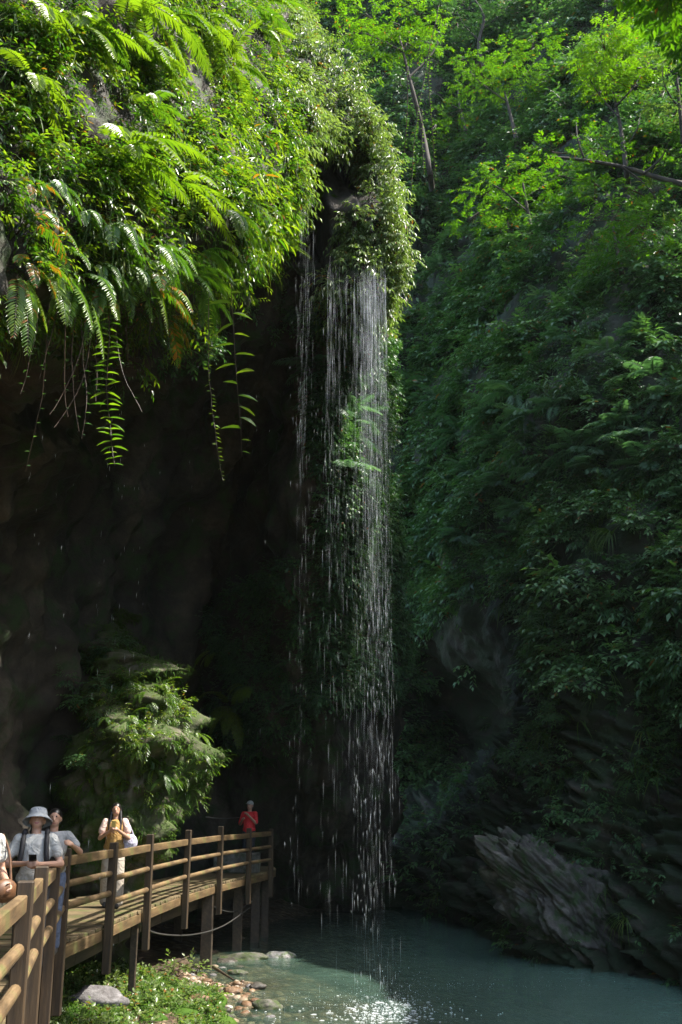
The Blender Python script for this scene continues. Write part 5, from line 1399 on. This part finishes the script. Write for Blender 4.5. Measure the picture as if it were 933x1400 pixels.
    link('trousers', fused(bm, 'trousers', vox * 1.1, 3), M[trousers], root)
    for s in (1, -1):
        bm = bmesh.new(); capsule(bm, an[s] + S(0, .03, -.025), an[s] + S(0, -.15, -.035), .046 * k, .038 * k)
        link('shoe', fused(bm, 'shoe', .012, 2), M[shoe], root)
    return root, H, S, k, hr

def add_fused(name, fn, vox, mat, parent, sm=3):
    bm = bmesh.new(); fn(bm); return link(name, fused(bm, name, vox, sm), M[mat], parent)
def short_hair(root, H, hr, k, mat='hair'):
    def f(bm):
        ell(bm, H(0, .015, .175), (.079 * k, .094 * k, .088 * k), hr); ell(bm, H(0, .05, .12), (.07 * k, .055 * k, .07 * k), hr)
    add_fused('hair', f, .010, mat, root)
def lathe(prof, seg=28):
    V = []; F = []
    for i, (r, z) in enumerate(prof):
        for j in range(seg):
            a = 2 * math.pi * j / seg; V.append([r * math.cos(a), r * math.sin(a), z])
    for i in range(len(prof) - 1):
        for j in range(seg): F.append([i * seg + j, i * seg + (j + 1) % seg, (i + 1) * seg + (j + 1) % seg, (i + 1) * seg + j])
    return V, np.array(F)
def bucket_hat(root, H, hr, k):
    prof = [(.150, .118), (.152, .123), (.105, .178), (.096, .180), (.092, .225), (.083, .250), (.05, .262), (.001, .264)]
    V, F = lathe([(r * k, z * k) for r, z in prof]); V = [H(v[0] / k, v[1] / k * 1.1 + .0, v[2] / k) for v in V]
    link('bucket_hat', mesh_np('bucket_hat', np.array([tuple(v) for v in V]), F, smooth=True), M['hat_cloth'], root)
def phone(loc, rot, mat, label):
    bm = bmesh.new(); box(bm, (0, 0, 0), (.074, .010, .155), bev=.004)
    o = link('phone', bm_mesh(bm, 'phone'), M[mat]); o.location = loc; o.rotation_euler = rot; tag(o, label, 'phone'); return o

DK = .004
# man with the bucket hat
x = P(49, 1150, 10.9)[0]
root, H, S, k, hr = person((x, 10.9, DK), R(12), 1.58, 'man in white T-shirt and grey bucket hat looking down at his phone', (.27, -.03, 1.06), (.07, -.26, 1.07), (-.27, -.03, 1.06), (-.05, -.27, 1.08), 'white_cloth', 'dark_cloth', nod=.38)
short_hair(root, H, hr, k); bucket_hat(root, H, hr, k)
Mw = Matrix.Translation((x, 10.9, DK)) @ Matrix.Rotation(R(12), 4, 'Z')
phone(Mw @ S(.01, -.35, 1.12), (R(50), 0, R(12)), 'phone', 'dark phone held by the man in the bucket hat')
bm = bmesh.new(); ell(bm, S(0, .20, 1.12), (.15 * k, .09 * k, .21 * k)); ell(bm, S(0, .25, 1.04), (.12 * k, .07 * k, .12 * k))
bp_ = empty('backpack', (x, 10.9, DK), R(12)); tag(bp_, 'black backpack worn by the man in the bucket hat', 'backpack')
link('bag', fused(bm, 'bag', .012, 3), M['black_fab'], bp_)
for s in (1, -1):
    g = Geo(); q = catmull(np.array([tuple(S(.105 * s, .16, 1.30)), tuple(S(.110 * s, .02, 1.383)), tuple(S(.115 * s, -.085, 1.32)), tuple(S(.12 * s, -.125, 1.2)), tuple(S(.135 * s, -.115, 1.08)), tuple(S(.16 * s, .02, 1.0)), tuple(S(.12 * s, .15, 1.0))]), 24)[0]
    tube(g, q, .026, .026, 0, 8); link('strap', g.mesh('strap', True), M['black_fab'], bp_)
# man behind him
x = P(73, 1150, 12.5)[0]
root, H, S, k, hr = person((x, 12.5, DK), R(10), 1.57, 'bareheaded man in pale grey T-shirt standing behind the bucket hat man', (.32, -.02, 1.12), (.24, -.22, 1.20), (-.24, .02, 1.04), (-.2, -.12, .86), 'grey_cloth', 'blue', nod=.08)
short_hair(root, H, hr, k)
# woman by the outcrop
x = P(156, 1160, 18.2)[0]
root, H, S, k, hr = person((x, 18.2, DK), R(8), 1.66, 'long-haired woman in mustard top holding up her phone on the boardwalk', (.23, -.06, 1.06), (.06, -.27, 1.19), (-.23, -.06, 1.06), (-.05, -.27, 1.18), 'yellow', 'cream', nod=.18, female=True, sleeve=.35, wide=True, ankL=(.11, -.10, .07), ankR=(-.10, .12, .07))
def lh(bm):
    ell(bm, H(0, .015, .172), (.081 * k, .097 * k, .093 * k), hr)
    for s in (1, -1):
        capsule(bm, H(.066 * s, .01, .15), S(.085 * s, -.03, 1.33), .030 * k, .035 * k); capsule(bm, S(.085 * s, -.03, 1.33), S(.09 * s, -.10, 1.17), .036 * k, .018 * k)
    capsule(bm, H(0, .06, .14), S(0, .10, 1.18), .065 * k, .07 * k)
add_fused('hair', lh, .010, 'hair', root)
Mw = Matrix.Translation((x, 18.2, DK)) @ Matrix.Rotation(R(8), 4, 'Z')
for s in (1, -1): add_fused('sleeve', lambda bm: capsule(bm, S(.15 * s, 0, 1.31), S(.2 * s, -.03, 1.17), .066 * k, .068 * k), .012, 'pink', root)
phone(Mw @ S(.0, -.345, 1.265), (R(12), 0, R(8)), 'phone_y', 'yellow-cased phone held up by the long-haired woman')
bag = empty('tote_bag', Mw @ S(.25, .04, .98), R(8)); tag(bag, 'white and violet patterned tote bag on the shoulder of the long-haired woman', 'bag')
bm = bmesh.new(); ell(bm, (0, 0, 0), (.13, .075, .15)); capsule(bm, (-.06, 0, -.1), (.06, 0, -.1), .07, .07); link('bag', fused(bm, 'bag', .012, 3), M['floral'], bag)
g = Geo(); tube(g, catmull(np.array([[-.08, 0, .1], [-.10, .01, .36], [-.07, -.02, .37], [.02, -.01, .2], [.06, 0, .1]]), 16)[0], .013, .013, 0, 6); link('strap', g.mesh('strap', True), M['floral'], bag)
# visitor in red at the far end
x = P(341, 1130, 28.9)[0]
root, H, S, k, hr = person((x, 28.9, .02), R(-20), 1.74, 'visitor in bright red top and white cap at the far end of the boardwalk', (.22, -.08, 1.08), (.10, -.26, 1.26), (-.24, -.02, 1.05), (-.10, -.2, 1.16), 'red', 'dark_cloth', nod=.1, vox=.014, sleeve=.9)
short_hair(root, H, hr, k)
add_fused('cap', lambda bm: (ell(bm, H(0, .01, .19), (.085 * k, .10 * k, .075 * k), hr), ell(bm, H(0, -.12, .175), (.06 * k, .07 * k, .014 * k), hr)), .012, 'white_cloth', root)
# visitor cut by the picture's edge
x = P(-24, 1160, 9.3)[0]
root, H, S, k, hr = person((x, 9.3, DK), R(55), 1.62, 'visitor in white T-shirt and plum trousers standing nearest along the railing', (.23, .02, 1.06), (.17, -.16, .95), (-.24, .02, 1.04), (-.2, -.14, .9), 'white_cloth', 'purple', nod=.05)
short_hair(root, H, hr, k)
Mw = Matrix.Translation((x, 9.3, DK)) @ Matrix.Rotation(R(55), 4, 'Z')
bag = empty('shoulder_bag', Mw @ S(.14, -.17, .90), R(55)); tag(bag, 'brown leather bag at the hip of the visitor in plum trousers', 'bag')
bm = bmesh.new(); ell(bm, (0, 0, 0), (.12, .07, .10)); link('bag', fused(bm, 'bag', .012, 3), M['brown_bag'], bag)
g = Geo(); tube(g, catmull(np.array([[.08, .03, .06], [.09, .10, .3], [.05, .16, .46]]), 12)[0], .012, .012, 0, 6); link('strap', g.mesh('strap', True), M['brown_bag'], bag)
# ---------------------------------------------------------------- damp air of the gorge
bm = bmesh.new(); r = bmesh.ops.create_cube(bm, size=1.0)
bmesh.ops.transform(bm, matrix=Matrix.Translation((4, 30, 37)) @ Matrix.Diagonal((150, 150, 84, 1)), verts=r['verts'])
m, nt, b, out = new_mat('haze_air'); nt.nodes.remove(b)
pv = N(nt, 'ShaderNodeVolumePrincipled'); pv.inputs['Color'].default_value = (.72, .90, .88, 1); pv.inputs['Density'].default_value = .00013; pv.inputs['Anisotropy'].default_value = .2
nt.links.new(pv.outputs[0], out.inputs['Volume'])
hz = link('haze', bm_mesh(bm, 'haze'), m); tag(hz, 'thin damp haze filling the gorge', kind='stuff')
